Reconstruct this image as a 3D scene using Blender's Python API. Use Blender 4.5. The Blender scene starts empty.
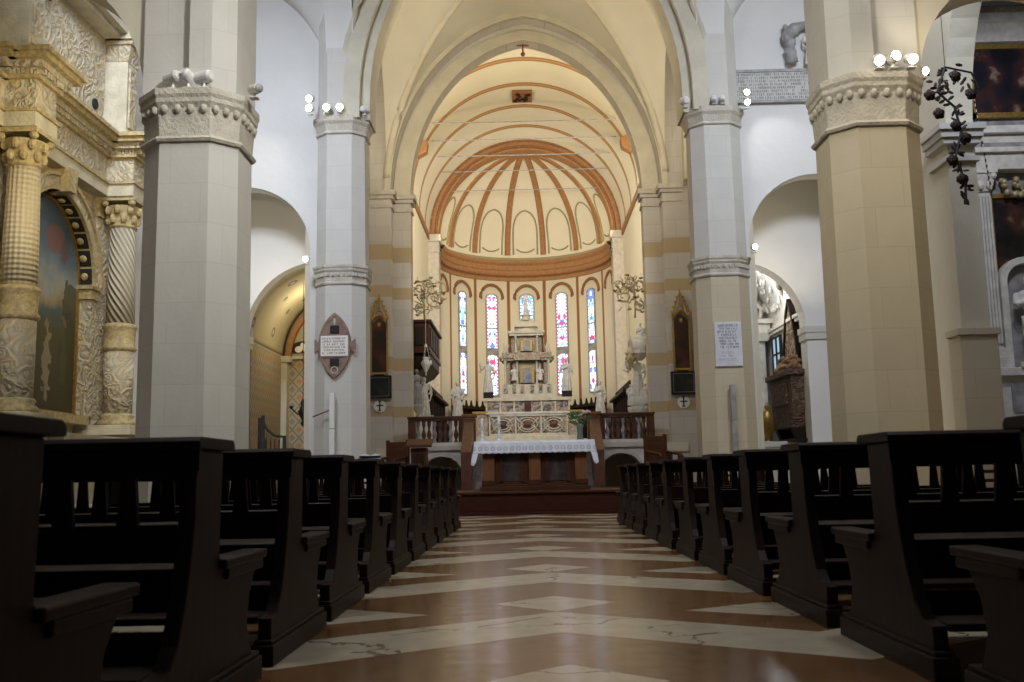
import bpy, bmesh, math, random
from mathutils import Vector, Matrix
random.seed(7)
PI = math.pi
SC = bpy.context.scene
COL = SC.collection
NC = .15                      # x of the nave's axis

# ------------------------------------------------------------ camera
FPX = 1002.0
YAW, PITCH, ROLL, EYE = .01214, .13517, .020, .75
def camera():
    f = Vector((-math.sin(YAW)*math.cos(PITCH), math.cos(YAW)*math.cos(PITCH), math.sin(PITCH)))
    r = Vector((math.cos(YAW), math.sin(YAW), 0)); u = r.cross(f)
    r2 = math.cos(ROLL)*r - math.sin(ROLL)*u; u2 = math.sin(ROLL)*r + math.cos(ROLL)*u
    cd = bpy.data.cameras.new('camera'); co = bpy.data.objects.new('camera', cd); COL.objects.link(co)
    m = Matrix((r2, u2, -f)).transposed().to_4x4(); m.translation = (0, 0, EYE)
    co.matrix_world = m
    cd.sensor_width = 36; cd.lens = 36*FPX/1024; cd.clip_end = 200; cd.clip_start = .05
    cd.dof.use_dof = True; cd.dof.focus_distance = 24; cd.dof.aperture_fstop = 5.6
    SC.camera = co
camera()
# ------------------------------------------------------------ world, exposure
SC.view_settings.view_transform = 'Standard'; SC.view_settings.look = 'None'
SC.view_settings.gamma = 1; SC.view_settings.use_curve_mapping = False
SC.view_settings.exposure = 0.0
W = bpy.data.worlds.new('world'); SC.world = W; W.use_nodes = True
W.node_tree.nodes['Background'].inputs[0].default_value = (.62, .74, 1, 1)
W.node_tree.nodes['Background'].inputs[1].default_value = .045
def light(kind, name, loc, target, energy, color, size=.3, spot=60, blend=.6, sy=None):
    d = bpy.data.lights.new(name, kind); o = bpy.data.objects.new(name, d); COL.objects.link(o)
    o.location = loc; d.energy = energy; d.color = color
    if target is not None:
        o.rotation_euler = (Vector(target)-Vector(loc)).to_track_quat('-Z', 'Y').to_euler()
    if kind == 'AREA':
        d.size = size
        if sy: d.shape = 'RECTANGLE'; d.size_y = sy
    else:
        d.shadow_soft_size = size
    if kind == 'SPOT': d.spot_size = math.radians(spot); d.spot_blend = blend
    return o
WARM = (1, .86, .64); NEUT = (1, .94, .84); COOL = (.76, .84, 1)
# bluish aisle daylight from added area lights, no windows built there
def daylight(loc, tgt, e, col, w, h, spread=140):
    o = light('AREA', 'window_daylight', loc, tgt, e, col, w, sy=h); o.data.spread = math.radians(spread); return o
daylight((-5.2, 12.4, 10.6), (-5.4, 21, 6.4), 205, COOL, 1.6, 1.6, 92)
daylight((5.7, 12.4, 10.6), (5.6, 21, 6.4), 215, COOL, 1.6, 1.6, 110)
# added area lights high in the nave, standing in for unseen clerestory daylight
daylight((NC-3.4, 12.5, 12.0), (NC+2.8, 22, 5.5), 560, (.84, .88, 1), 1.4, 2.0, 90)
daylight((NC+3.4, 12.5, 12.0), (NC-2.8, 22, 5.5), 560, (.84, .88, 1), 1.4, 2.0, 90)
daylight((NC+3.2, 3.0, 9.5), (-4.0, 11.5, 4.6), 55, (.96, .96, .93), 1.2, 1.6, 42)  # added narrow beams that brighten the two nearest columns
daylight((NC-3.2, 3.0, 9.5), (4.2, 11.5, 4.6), 36, (1, .95, .84), 1.2, 1.6, 42)
daylight((NC-3.3, 7.0, 12.0), (NC+.6, 10.0, 0), 120, (.95, .93, .90), 1.4, 2.0, 120)  # added broad pair that lights the near floor
daylight((NC+3.3, 7.0, 12.0), (NC-.6, 10.0, 0), 120, (.95, .93, .90), 1.4, 2.0, 120)
# lamps on the chancel cornice and vault lamps of the choir
for sx in (-1, 1):
    light('SPOT', 'choir_lamp', (NC+sx*3.7, 30.2, 10.6), (NC-sx*1.5, 39, 14), 620, WARM, .25, 130)
    light('SPOT', 'choir_lamp', (NC+sx*3.7, 31.5, 10.4), (NC-sx*1.0, 43, 7), 1150, NEUT, .25, 110)
    light('SPOT', 'apse_lamp', (NC+sx*3.3, 40.2, 10.4), (NC-sx*.5, 44, 13), 130, WARM, .2, 130)
    light('SPOT', 'crossing_lamp', (NC+sx*3.4, 21.9, 9.2), (NC-sx*1.0, 26.5, 13.2), 620, (1, .87, .66), .25, 150)
    light('SPOT', 'crossing_lamp', (NC+sx*3.2, 22.0, 9.0), (NC+sx*.4, 31, 4.5), 620, NEUT, .2, 42)

# ------------------------------------------------------------ materials
def mat(name, col, rough=.7, metal=0, nz=0, nscale=4, col2=None, bump=0, bscale=20, emit=None, estr=1, spec=.4):
    m = bpy.data.materials.new(name); m.use_nodes = True
    n = m.node_tree.nodes; l = m.node_tree.links; b = n['Principled BSDF']
    b.inputs['Base Color'].default_value = (*col, 1); b.inputs['Roughness'].default_value = rough
    b.inputs['Metallic'].default_value = metal; b.inputs['Specular IOR Level'].default_value = spec
    tc = n.new('ShaderNodeTexCoord')
    if nz or col2:
        t = n.new('ShaderNodeTexNoise'); t.inputs['Scale'].default_value = nscale; t.inputs['Detail'].default_value = 6
        l.new(tc.outputs['Object'], t.inputs['Vector'])
        r = n.new('ShaderNodeValToRGB'); l.new(t.outputs['Fac'], r.inputs[0])
        c2 = col2 or tuple(c*(1-nz) for c in col)
        r.color_ramp.elements[0].position = .35; r.color_ramp.elements[1].position = .65
        r.color_ramp.elements[0].color = (*c2, 1); r.color_ramp.elements[1].color = (*col, 1)
        l.new(r.outputs[0], b.inputs['Base Color'])
    if bump:
        t = n.new('ShaderNodeTexNoise'); t.inputs['Scale'].default_value = bscale; t.inputs['Detail'].default_value = 4
        l.new(tc.outputs['Object'], t.inputs['Vector'])
        bp = n.new('ShaderNodeBump'); bp.inputs['Strength'].default_value = bump; bp.inputs['Distance'].default_value = .05
        l.new(t.outputs['Fac'], bp.inputs['Height']); l.new(bp.outputs[0], b.inputs['Normal'])
    if emit:
        b.inputs['Emission Color'].default_value = (*emit, 1); b.inputs['Emission Strength'].default_value = estr
    return m
class NT:
    """tiny helper for node maths"""
    def __init__(s, m):
        s.n = m.node_tree.nodes; s.l = m.node_tree.links; s.b = s.n['Principled BSDF']
        tc = s.n.new('ShaderNodeTexCoord'); sp = s.n.new('ShaderNodeSeparateXYZ'); s.tc = tc
        s.l.new(tc.outputs['Object'], sp.inputs[0]); s.x, s.y, s.z = sp.outputs
    def m(s, op, a, b=None, c=None):
        q = s.n.new('ShaderNodeMath'); q.operation = op
        for i, v in enumerate((a, b, c)):
            if v is None: continue
            if isinstance(v, (int, float)): q.inputs[i].default_value = v
            else: s.l.new(v, q.inputs[i])
        return q.outputs[0]
    def band(s, v, c, h):      # 1 where |v-c|<h
        return s.m('LESS_THAN', s.m('ABSOLUTE', s.m('SUBTRACT', v, c)), h)
    def mix(s, f, a, b):
        q = s.n.new('ShaderNodeMix'); q.data_type = 'RGBA'
        for i, v in ((0, f), (6, a), (7, b)):
            if isinstance(v, tuple): q.inputs[i].default_value = (*v, 1)
            elif isinstance(v, (int, float)): q.inputs[i].default_value = v
            else: s.l.new(v, q.inputs[i])
        return q.outputs[2]
    def noise(s, scale, detail=5, vec=None):
        t = s.n.new('ShaderNodeTexNoise'); t.inputs['Scale'].default_value = scale; t.inputs['Detail'].default_value = detail
        s.l.new(vec or s.tc.outputs['Object'], t.inputs['Vector']); return t.outputs['Fac']
    def vec(s, x, y, z):
        q = s.n.new('ShaderNodeCombineXYZ')
        for i, v in enumerate((x, y, z)):
            if isinstance(v, (int, float)): q.inputs[i].default_value = v
            else: s.l.new(v, q.inputs[i])
        return q.outputs[0]
    def color(s, c): s.l.new(c, s.b.inputs['Base Color'])
    def bump(s, h, st=.3, d=.02):
        bp = s.n.new('ShaderNodeBump'); bp.inputs['Strength'].default_value = st; bp.inputs['Distance'].default_value = d
        s.l.new(h, bp.inputs['Height']); s.l.new(bp.outputs[0], s.b.inputs['Normal'])

M = {}
M['white'] = mat('white_plaster', (.72, .70, .66), .85, nz=.08, nscale=.7, bump=.15, bscale=6)
M['cream'] = mat('cream_plaster', (.70, .64, .50), .85, nz=.1, nscale=.8, bump=.15, bscale=6)
M['vault'] = mat('vault_plaster', (.62, .58, .47), .85, nz=.14, nscale=.5, bump=.12, bscale=5)
M['rib'] = mat('rib_stone', (.60, .55, .42), .8, nz=.14, nscale=2, bump=.2, bscale=15)
def stone(name, c1, c2, mortar, bw=.62, bh=.46, ang=False):
    m = mat(name, c1, .75); q = NT(m)
    u = q.m('ADD', q.x, q.y) if not ang else q.x
    br = q.n.new('ShaderNodeTexBrick'); q.l.new(q.vec(u, q.z, 0), br.inputs['Vector'])
    br.inputs['Color1'].default_value = (*c1, 1); br.inputs['Color2'].default_value = (*c2, 1); br.inputs['Mortar'].default_value = (*mortar, 1)
    br.inputs['Scale'].default_value = 1; br.inputs['Mortar Size'].default_value = .006; br.inputs['Brick Width'].default_value = bw*1.3; br.inputs['Row Height'].default_value = bh
    ns = q.noise(3); f = q.m('MULTIPLY', q.m('SUBTRACT', ns, .3), .55)
    q.color(q.mix(f, br.outputs[0], tuple(c*.72 for c in c1))); q.bump(q.noise(18), .12, .02)
    return m
M['stone'] = stone('column_limestone', (.56, .485, .345), (.53, .46, .33), (.48, .41, .29))
M['stonew'] = stone('pale_limestone', (.60, .575, .515), (.575, .55, .495), (.53, .505, .45))
M['cap'] = mat('capital_stone', (.58, .53, .44), .8, nz=.2, nscale=5, bump=.4, bscale=25)
M['marble'] = mat('white_marble', (.74, .71, .64), .4, nz=.22, nscale=6, bump=.1)
M['marbled'] = mat('grey_marble', (.38, .37, .36), .4, nz=.4, nscale=5)
M['statue'] = mat('statue_marble', (.76, .73, .66), .5, nz=.25, nscale=9, bump=.3, bscale=30)
M['dark'] = mat('dark_void', (.02, .018, .015), .8)
M['iron'] = mat('wrought_iron', (.018, .017, .016), .6)
M['gold'] = mat('gilding', (.55, .36, .10), .42, metal=.75, nz=.35, nscale=25)
M['brass'] = mat('old_brass', (.55, .45, .26), .45, metal=.3, nz=.3, nscale=30)
M['redmarble'] = mat('red_marble', (.13, .05, .03), .35, nz=.45, nscale=5)
M['orange'] = mat('ochre_paint', (.37, .185, .075), .75, nz=.22, nscale=9, bump=.2)
M['brown'] = mat('brown_painted_moulding', (.27, .12, .045), .7, nz=.25, nscale=8)
M['green'] = mat('grey_green_paint', (.30, .28, .16), .8)
M['cloth'] = mat('white_linen', (.78, .78, .80), .8, bump=.2)
M['glassy'] = mat('clear_crystal', (.7, .75, .8), .15, spec=.8)
M['paper'] = mat('paper', (.8, .78, .72), .8)
M['lampw'] = mat('white_enamel', (.72, .71, .68), .4)
M['lamp'] = mat('lit_lamp_lens', (1, .95, .8), .4, emit=(1, .90, .70), estr=28)
M['black'] = mat('black_paint', (.012, .012, .013), .4)
def wood(name, c1, c2, rough=.45, axis='x'):
    m = mat(name, c1, rough, spec=.14); q = NT(m)
    a = {'x': (2, 14, 14), 'z': (14, 14, 2), 'y': (14, 2, 14)}[axis]
    v = q.vec(q.m('MULTIPLY', q.x, a[0]), q.m('MULTIPLY', q.y, a[1]), q.m('MULTIPLY', q.z, a[2]))
    ns = q.noise(1.6, 8, v); q.color(q.mix(ns, c1, c2)); q.bump(ns, .12, .01)
    return m
M['pew'] = wood('dark_walnut', (.003, .0018, .0015), (.028, .011, .008), .48, 'x')
M['pewz'] = wood('dark_walnut_upright', (.003, .0018, .0015), (.028, .011, .008), .48, 'z')
M['wood'] = wood('brown_wood', (.03, .011, .006), (.11, .042, .018), .45, 'x')
M['woodz'] = wood('brown_wood_upright', (.03, .011, .006), (.11, .042, .018), .45, 'z')
M['steps'] = mat('worn_step_stone', (.17, .14, .115), .6, nz=.3, nscale=4)  # dark tone puts the stair's shade into the stone colour
M['plat'] = wood('dark_red_boards', (.02, .006, .004), (.075, .022, .012), .5, 'x')
M['wood2'] = wood('chestnut_wood', (.09, .035, .014), (.26, .115, .05), .45, 'z')
M['stall'] = wood('black_oak', (.008, .005, .004), (.04, .02, .012), .5, 'z')

def carved(name, base, dark, gold=None, scale=7, thr=.5, bump=.8, rough=.6):
    """stone with carved relief: scrolls in low relief, gilded where gold is given"""
    m = mat(name, base, rough); q = NT(m)
    v = q.n.new('ShaderNodeTexVoronoi'); v.feature = 'SMOOTH_F1'; v.inputs['Scale'].default_value = scale
    wn = q.noise(scale*.8, 3)
    add = q.n.new('ShaderNodeVectorMath'); add.operation = 'ADD'
    q.l.new(q.tc.outputs['Object'], add.inputs[0]); q.l.new(q.vec(q.m('MULTIPLY', wn, .35), q.m('MULTIPLY', wn, .25), q.m('MULTIPLY', wn, .3)), add.inputs[1])
    q.l.new(add.outputs[0], v.inputs['Vector'])
    h = q.m('PINGPONG', q.m('MULTIPLY', v.outputs['Distance'], 3.2), .5)
    f = q.m('MULTIPLY', h, 2)
    c = q.mix(f, dark, base)
    if gold:
        g = q.m('GREATER_THAN', f, thr); n2 = q.m('GREATER_THAN', q.noise(scale*.5, 2), .47)
        c = q.mix(q.m('MULTIPLY', g, n2), c, gold)
    q.color(c); q.bump(f, bump, .06); return m
GOLD = (.50, .37, .17)
M['alt'] = carved('gilt_carved_stone', (.60, .53, .37), (.40, .33, .2), GOLD, 6, .7, .5, .7)
M['altp'] = mat('pale_altar_stone', (.62, .56, .41), .55, nz=.25, nscale=4, bump=.25, bscale=20)
M['altg'] = mat('gilt_stone_moulding', (.56, .44, .22), .5, nz=.4, nscale=14, bump=.4, bscale=40)
M['altr'] = carved('altar_relief_panel', (.58, .52, .39), (.42, .36, .25), GOLD, 5.5, .8, .5, .7)
M['hi'] = carved('inlaid_marble', (.72, .63, .46), (.17, .11, .08), (.46, .30, .12), 16, .8, .3, .35)
M['hip'] = mat('altar_cream_marble', (.70, .62, .46), .4, nz=.2, nscale=6)
M['tomb'] = carved('dark_carved_stone', (.17, .095, .055), (.04, .025, .02), None, 7, .5, .5)
M['frieze'] = carved('dark_intarsia', (.55, .50, .40), (.08, .06, .05), (.45, .22, .10), 5, .8, .2, .3)

def col_shaft_pattern():
    m = mat('gilt_scale_pattern_shaft', (.58, .50, .33), .5); q = NT(m)
    a = q.m('ARCTAN2', q.y, q.x); u = q.m('MULTIPLY', a, 20/ (2*PI)); w = q.m('MULTIPLY', q.z, 13)
    s = q.m('MULTIPLY', q.m('SINE', q.m('MULTIPLY', q.m('ADD', u, w), PI)), q.m('SINE', q.m('MULTIPLY', q.m('SUBTRACT', u, w), PI)))
    f = q.m('ADD', q.m('MULTIPLY', s, .5), .5)
    q.color(q.mix(f, (.50, .42, .26), (.58, .51, .36))); q.bump(f, .6, .03); return m
M['scale'] = col_shaft_pattern()
def spiral():
    m = mat('spiral_fluted_shaft', (.5, .45, .33), .5); q = NT(m)
    a = q.m('ARCTAN2', q.y, q.x)
    s = q.m('SINE', q.m('ADD', q.m('MULTIPLY', a, 14), q.m('MULTIPLY', q.z, 40))); f = q.m('ADD', q.m('MULTIPLY', s, .5), .5)
    q.color(q.mix(f, (.33, .29, .21), (.58, .51, .37))); q.bump(f, .8, .04); return m
M['spiral'] = spiral()

def floor_mat():
    m = mat('floor_marble', (.5, .4, .3), .22, spec=.4); q = NT(m)
    PY, PX, AMP = 2.34, 2.42, .86
    X = q.m('SUBTRACT', q.x, NC)
    tri = q.m('PINGPONG', X, PX/2)                                   # 0 on the axis, PX/2 at valleys
    zig = q.m('MULTIPLY', tri, -AMP/(PX/2))
    t = q.m('SUBTRACT', q.m('SUBTRACT', q.y, 5.02), zig)
    t = q.m('FLOORED_MODULO', t, PY)
    chev = q.m('LESS_THAN', t, .74)
    def dia(cx, cy, hx, hy):
        dx = tri if cx == 0 else q.m('SUBTRACT', PX/2, tri)
        dy = q.m('SUBTRACT', q.m('FLOORED_MODULO', q.m('ADD', q.m('SUBTRACT', q.y, cy), PY/2), PY), PY/2)
        s = q.m('ADD', q.m('DIVIDE', dx, hx), q.m('DIVIDE', q.m('ABSOLUTE', dy), hy)); return q.m('LESS_THAN', s, 1)
    d = q.m('MAXIMUM', dia(0, 6.15, .36, .36), dia(1, 5.72, .5, .30))
    w = q.m('MAXIMUM', chev, d)
    n1 = q.noise(5, 8); n2 = q.noise(1.2, 3)
    red = q.mix(n1, (.12, .052, .018), (.26, .13, .05)); red = q.mix(q.m('MULTIPLY', n2, .45), red, (.31, .17, .07))
    wh = q.mix(n1, (.48, .42, .32), (.74, .67, .53))
    c = q.mix(w, red, wh)
    # slab joints and worn cracks
    j = q.m('LESS_THAN', q.m('ABSOLUTE', q.m('SUBTRACT', t, .74)), .008)
    j2 = q.m('LESS_THAN', q.m('PINGPONG', q.m('SUBTRACT', t, 1.52), PY/2), .006)
    cr = q.n.new('ShaderNodeTexVoronoi'); cr.feature = 'DISTANCE_TO_EDGE'; cr.inputs['Scale'].default_value = .9
    wv = q.vec(q.m('ADD', q.x, q.m('MULTIPLY', n1, .5)), q.m('ADD', q.y, q.m('MULTIPLY', n1, .4)), 0); q.l.new(wv, cr.inputs['Vector'])
    ck = q.m('MULTIPLY', q.m('LESS_THAN', cr.outputs[0], .008), q.m('GREATER_THAN', n2, .5))
    jj = q.m('MAXIMUM', q.m('MAXIMUM', j, j2), ck)
    q.color(q.mix(q.m('MULTIPLY', jj, .75), c, (.10, .065, .04)))
    ro = q.m('ADD', .09, q.m('MULTIPLY', q.noise(9, 4), .20)); q.l.new(ro, q.b.inputs['Roughness'])
    q.bump(q.m('ADD', q.noise(2.2, 2), q.m('MULTIPLY', jj, -.6)), .14, .012)
    return m
M['floor'] = floor_mat()

# ------------------------------------------------------------ mesh helpers
class G:
    def __init__(s): s.b = bmesh.new(); s.T = Matrix.Identity(4)
    def v(s, p): return s.b.verts.new(s.T @ Vector(p))
    def box(s, x0, x1, y0, y1, z0, z1, taper=None):
        tx0, tx1, ty0, ty1 = taper or (x0, x1, y0, y1)
        a = [s.v(p) for p in ((x0, y0, z0), (x1, y0, z0), (x1, y1, z0), (x0, y1, z0))]
        c = [s.v(p) for p in ((tx0, ty0, z1), (tx1, ty0, z1), (tx1, ty1, z1), (tx0, ty1, z1))]
        s.hull(a, c); return s
    def hull(s, a, c):
        n = len(a)
        s.b.faces.new(a[::-1]); s.b.faces.new(c)
        for i in range(n): s.b.faces.new((a[i], a[(i+1) % n], c[(i+1) % n], c[i]))
    def prism(s, poly, d0, d1, axis='y'):
        """extrude a 2-D outline; axis y: outline is (x,z); axis x: (y,z); axis z: (x,y)"""
        f = {'y': lambda p, d: (p[0], d, p[1]), 'x': lambda p, d: (d, p[0], p[1]), 'z': lambda p, d: (p[0], p[1], d)}[axis]
        a = [s.v(f(p, d0)) for p in poly]; c = [s.v(f(p, d1)) for p in poly]
        s.hull(a, c); return s
    def strip(s, inner, outer, d0, d1, axis='y'):
        """solid band between two open outlines of equal length"""
        f = {'y': lambda p, d: (p[0], d, p[1]), 'x': lambda p, d: (d, p[0], p[1])}[axis]
        r = [[s.v(f(p, d)) for p in q] for q in (inner, outer) for d in (d0, d1)]
        a0, a1, b0, b1 = r
        for i in range(len(inner)-1):
            for p, q in ((a0, a1), (a1, b1), (b1, b0), (b0, a0)):
                s.b.faces.new((p[i], p[i+1], q[i+1], q[i]))
        for i in (0, -1): s.b.faces.new((a0[i], a1[i], b1[i], b0[i]))
        return s
    def lathe(s, prof, c=(0, 0, 0), n=16, flute=0, sq=False, ax='z'):
        rings = []
        for r, z in prof:
            ring = []
            for i in range(n):
                a = 2*PI*(i+.5)/n; rr = r
                if flute and i % 2: rr = r*(1-flute)
                x, y = rr*math.cos(a), rr*math.sin(a)
                p = (c[0]+x, c[1]+y, c[2]+z) if ax == 'z' else (c[0]+x, c[1]+z, c[2]+y) if ax == 'y' else (c[0]+z, c[1]+x, c[2]+y)
                ring.append(s.v(p))
            rings.append(ring)
        for a, c2 in zip(rings, rings[1:]):
            for i in range(n): s.b.faces.new((a[i], a[(i+1) % n], c2[(i+1) % n], c2[i]))
        s.b.faces.new(rings[0][::-1]); s.b.faces.new(rings[-1]); return s
    def tube(s, pts, r, n=8, r1=None):
        pts = [Vector(p) for p in pts]; rings = []
        m = len(pts)
        for i, p in enumerate(pts):
            d = (pts[min(i+1, m-1)]-pts[max(i-1, 0)]).normalized()
            up = Vector((0, 0, 1)) if abs(d.z) < .9 else Vector((1, 0, 0))
            a = d.cross(up).normalized(); b = d.cross(a)
            rr = r if r1 is None else r+(r1-r)*i/(m-1)
            rings.append([s.v(p+(a*math.cos(2*PI*k/n)+b*math.sin(2*PI*k/n))*rr) for k in range(n)])
        for a, c in zip(rings, rings[1:]):
            for i in range(n): s.b.faces.new((a[i], a[(i+1) % n], c[(i+1) % n], c[i]))
        s.b.faces.new(rings[0][::-1]); s.b.faces.new(rings[-1]); return s
    def ell(s, c, r, n=12, m=8, rot=None):
        T = Matrix.Translation(Vector(c)) @ (rot or Matrix.Identity(4)); rings = []
        top = s.v(T @ Vector((0, 0, r[2]))); bot = s.v(T @ Vector((0, 0, -r[2])))
        for j in range(1, m):
            t = PI*j/m; rings.append([s.v(T @ Vector((r[0]*math.sin(t)*math.cos(2*PI*i/n), r[1]*math.sin(t)*math.sin(2*PI*i/n), r[2]*math.cos(t)))) for i in range(n)])
        for i in range(n):
            s.b.faces.new((top, rings[0][i], rings[0][(i+1) % n])); s.b.faces.new((bot, rings[-1][(i+1) % n], rings[-1][i]))
        for a, c2 in zip(rings, rings[1:]):
            for i in range(n): s.b.faces.new((a[i], c2[i], c2[(i+1) % n], a[(i+1) % n]))
        return s
    def grid(s, P, close=False):
        """surface through a 2-D list of points"""
        V = [[s.v(p) for p in row] for row in P]
        for a, c in zip(V, V[1:]):
            for i in range(len(a)-1): s.b.faces.new((a[i], a[i+1], c[i+1], c[i]))
        return s
def obj(name, g, m, parent=None, smooth=False, bevel=0, thick=0, remesh=0):
    me = bpy.data.meshes.new(name)
    bmesh.ops.recalc_face_normals(g.b, faces=g.b.faces[:]); g.b.to_mesh(me); g.b.free()
    o = bpy.data.objects.new(name, me); COL.objects.link(o); me.materials.append(M[m] if isinstance(m, str) else m)
    if parent is not None: o.parent = parent
    if smooth: me.polygons.foreach_set('use_smooth', [True]*len(me.polygons))
    if thick: q = o.modifiers.new('s', 'SOLIDIFY'); q.thickness = thick; q.offset = 0
    if bevel: q = o.modifiers.new('b', 'BEVEL'); q.width = bevel; q.segments = 2; q.limit_method = 'ANGLE'
    if remesh: q = o.modifiers.new('r', 'REMESH'); q.mode = 'VOXEL'; q.voxel_size = remesh; q.use_smooth_shade = True
    return o
def st(name, g, m, **k): o = obj(name, g, m, **k); o['kind'] = 'structure'; return o
def tag(o, label, cat, group=None):
    o['label'] = label; o['category'] = cat
    if group: o['group'] = group
    return o
def thing(name, label, cat, loc=(0, 0, 0), rz=0, group=None):
    o = bpy.data.objects.new(name, None); COL.objects.link(o); o.location = loc; o.rotation_euler = (0, 0, rz)
    o.empty_display_size = .2
    return tag(o, label, cat, group)
def dup(root, loc, rz=None, label=None, group=None, scale=None):
    r = root.copy(); COL.objects.link(r); r.location = loc
    if rz is not None: r.rotation_euler = (0, 0, rz)
    if scale: r.scale = scale
    if label: r['label'] = label
    if group: r['group'] = group
    for ch in list(root.children):
        c = ch.copy(); COL.objects.link(c); c.parent = r
        for gch in list(ch.children):
            d = gch.copy(); COL.objects.link(d); d.parent = c
    return r
def arc(cx, cz, r, a0, a1, n=24):
    return [(cx+r*math.cos(math.radians(a0+(a1-a0)*i/n)), cz+r*math.sin(math.radians(a0+(a1-a0)*i/n))) for i in range(n+1)]
def pz(x, a, b):            # pointed (or round) arch height over half width a with rise b
    b0 = min(b, 1.12*a); R = (a*a+b0*b0)/(2*a); c = R-a; x = min(abs(x), a)
    return math.sqrt(max(R*R-(x+c)**2, 0))*b/b0
def parch(cx, sp, a, b, n=32):      # left spring to right spring over the apex
    return [(cx+a*math.sin(-PI/2+PI*i/n), sp+pz(a*math.sin(-PI/2+PI*i/n), a, b)) for i in range(n+1)]
def arch_wall(g, x0, x1, z0, z1, op, d0, d1, axis='y'):
    """wall with an opening down to z0, op = outline of the arch from left spring to right spring; cut in halves at the apex"""
    k = len(op)//2; ax = op[k][0]
    L = [(x0, z0), (op[0][0], z0)]+op[:k+1]+[(ax, z1), (x0, z1)]
    R = [(x1, z0), (op[-1][0], z0)]+op[::-1][:len(op)-k]+[(ax, z1), (x1, z1)]
    g.prism(L, d0, d1, axis); g.prism(R, d0, d1, axis); return g

# ============================================================ SETTING
st('floor', G().box(-11, 13, -3, 30, -.3, 0), 'floor')
# raised presbytery floor over the crypt
st('floor', G().box(-4.1, 4.4, 27.4, 46, 1.36, 1.6).box(-4.1, 4.4, 29.6, 46, 0, 1.36), 'cream')
# aisle end walls (facing the nave), with round arches
st('wall_north_end', arch_wall(G(), -8.3, -3.9, 0, 12.5, arc(-6.0, 5.65, 1.45, 180, 0), 21, 21.4), 'white')
st('wall_south_end', arch_wall(G(), 4.2, 7.5, 0, 12.5, arc(6.35, 5.6, 1.5, 180, 0)[:23]+[(7.4, 6.6), (7.4, 5.6)], 21, 21.4) if False else arch_wall(G(), 4.2, 8.4, 0, 12.5, arc(6.35, 5.6, 1.5, 180, 0), 21, 21.4), 'white')
# recessed walls with the chapel arches
def half_wall(sx, jx, far, cx, sp, r, edge):
    pts = [(far, 0), (jx, 0), (jx, sp)]
    n = 26
    for i in range(1, n+1):
        a = i/n*PI
        x = cx-sx*(-1)*0 + (r*math.cos(a))*(sx)   # from the jamb over
        z = sp+r*math.sin(a)
        if (edge-x)*sx > 0: break
        pts.append((x, z))
    pts += [(edge, pts[-1][1]), (edge, 9), (far, 9)]
    return pts
st('wall_north_chapel', G().prism(half_wall(-1, -6.35, -8.3, -4.65, 4.05, 1.7, -4.75), 22.5, 23.0), 'white')
st('wall_south_chapel', G().prism(half_wall(1, 6.38, 8.4, 4.85, 4.0, 1.53, 5.05), 22.5, 23.0), 'white')
st('ceiling', G().box(-8.3, -4.72, 21.4, 22.5, 7.4, 7.6).box(5.02, 8.4, 21.4, 22.5, 7.4, 7.6), 'cream')
# imposts at the chapel arches
st('trim_1', G().box(-6.62, -6.30, 22.44, 23.05, 3.92, 4.08).box(-6.60, -6.32, 22.46, 23.03, 3.80, 3.92).box(6.33, 6.95, 22.44, 23.05, 3.86, 4.0).box(6.35, 6.93, 22.46, 23.03, 3.70, 3.86), 'stonew')
# outer walls of the aisles
st('wall_left', G().box(-8.5, -8.1, 2, 21.4, 0, 12.5), 'white')
gR = arch_wall(G(), 2, 21.4, 0, 12.5, [(13.6-2.35*math.cos(PI*i/28), 6.15+2.9*math.sin(PI*i/28)) for i in range(29)], 7.0, 7.45, 'x')
st('wall_right', gR, 'cream')
# jamb of the south chapel: plinth, impost
st('trim_2', G().box(6.92, 7.52, 15.86, 16.3, 0, 2.85).box(6.88, 7.56, 15.82, 16.3, 2.85, 2.95), 'stone')
st('trim_3', G().box(6.9, 7.5, 15.84, 16.6, 6.0, 6.1).box(6.86, 7.54, 15.80, 16.6, 6.1, 6.22).box(6.82, 7.58, 15.76, 16.6, 6.22, 6.32).box(6.93, 7.5, 15.88, 16.6, 5.72, 5.80), 'stonew')
st('wall_south_altar', G().box(7.45, 13, 19.9, 20.3, 0, 12.5), 'white')
st('wall_chapel_side', G().box(12.6, 13, 8, 20.3, 0, 12.5), 'white')
# nave side walls beyond the second columns
for sx, nm in ((-1, 'wall_north_crossing'), (1, 'wall_south_crossing')):
    x = NC+sx*4.55
    g = G(); g.box(min(x, x+sx*.3), max(x, x+sx*.3), 21.2, 27.55, 0, 15)
    st(nm, g, 'cream')
    g = G(); op = parch(24.35, 8.85, 2.6, 4.1, 30); ou = parch(24.35, 8.85, 2.95, 4.5, 30)
    g.strip(op, ou, x-sx*.16, x, 'x'); st('trim_4' if sx < 0 else 'trim_5', g, 'rib')
def bands_mat():
    m = stone('banded_pier_stone', (.60, .56, .49), (.54, .50, .43), (.46, .42, .35))
    q = NT(m); src = [l.from_socket for l in q.l if l.to_node == q.b and l.to_socket.name == 'Base Color'][0]
    f = 0
    for c, h in ((2.62, .15), (3.95, .18), (5.98, .17), (7.1, .22)):
        k = q.band(q.z, c, h); f = k if f == 0 else q.m('MAXIMUM', f, k)
    q.color(q.mix(q.m('MULTIPLY', f, .8), src, (.46, .33, .155))); return m
M['band'] = bands_mat()
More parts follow.
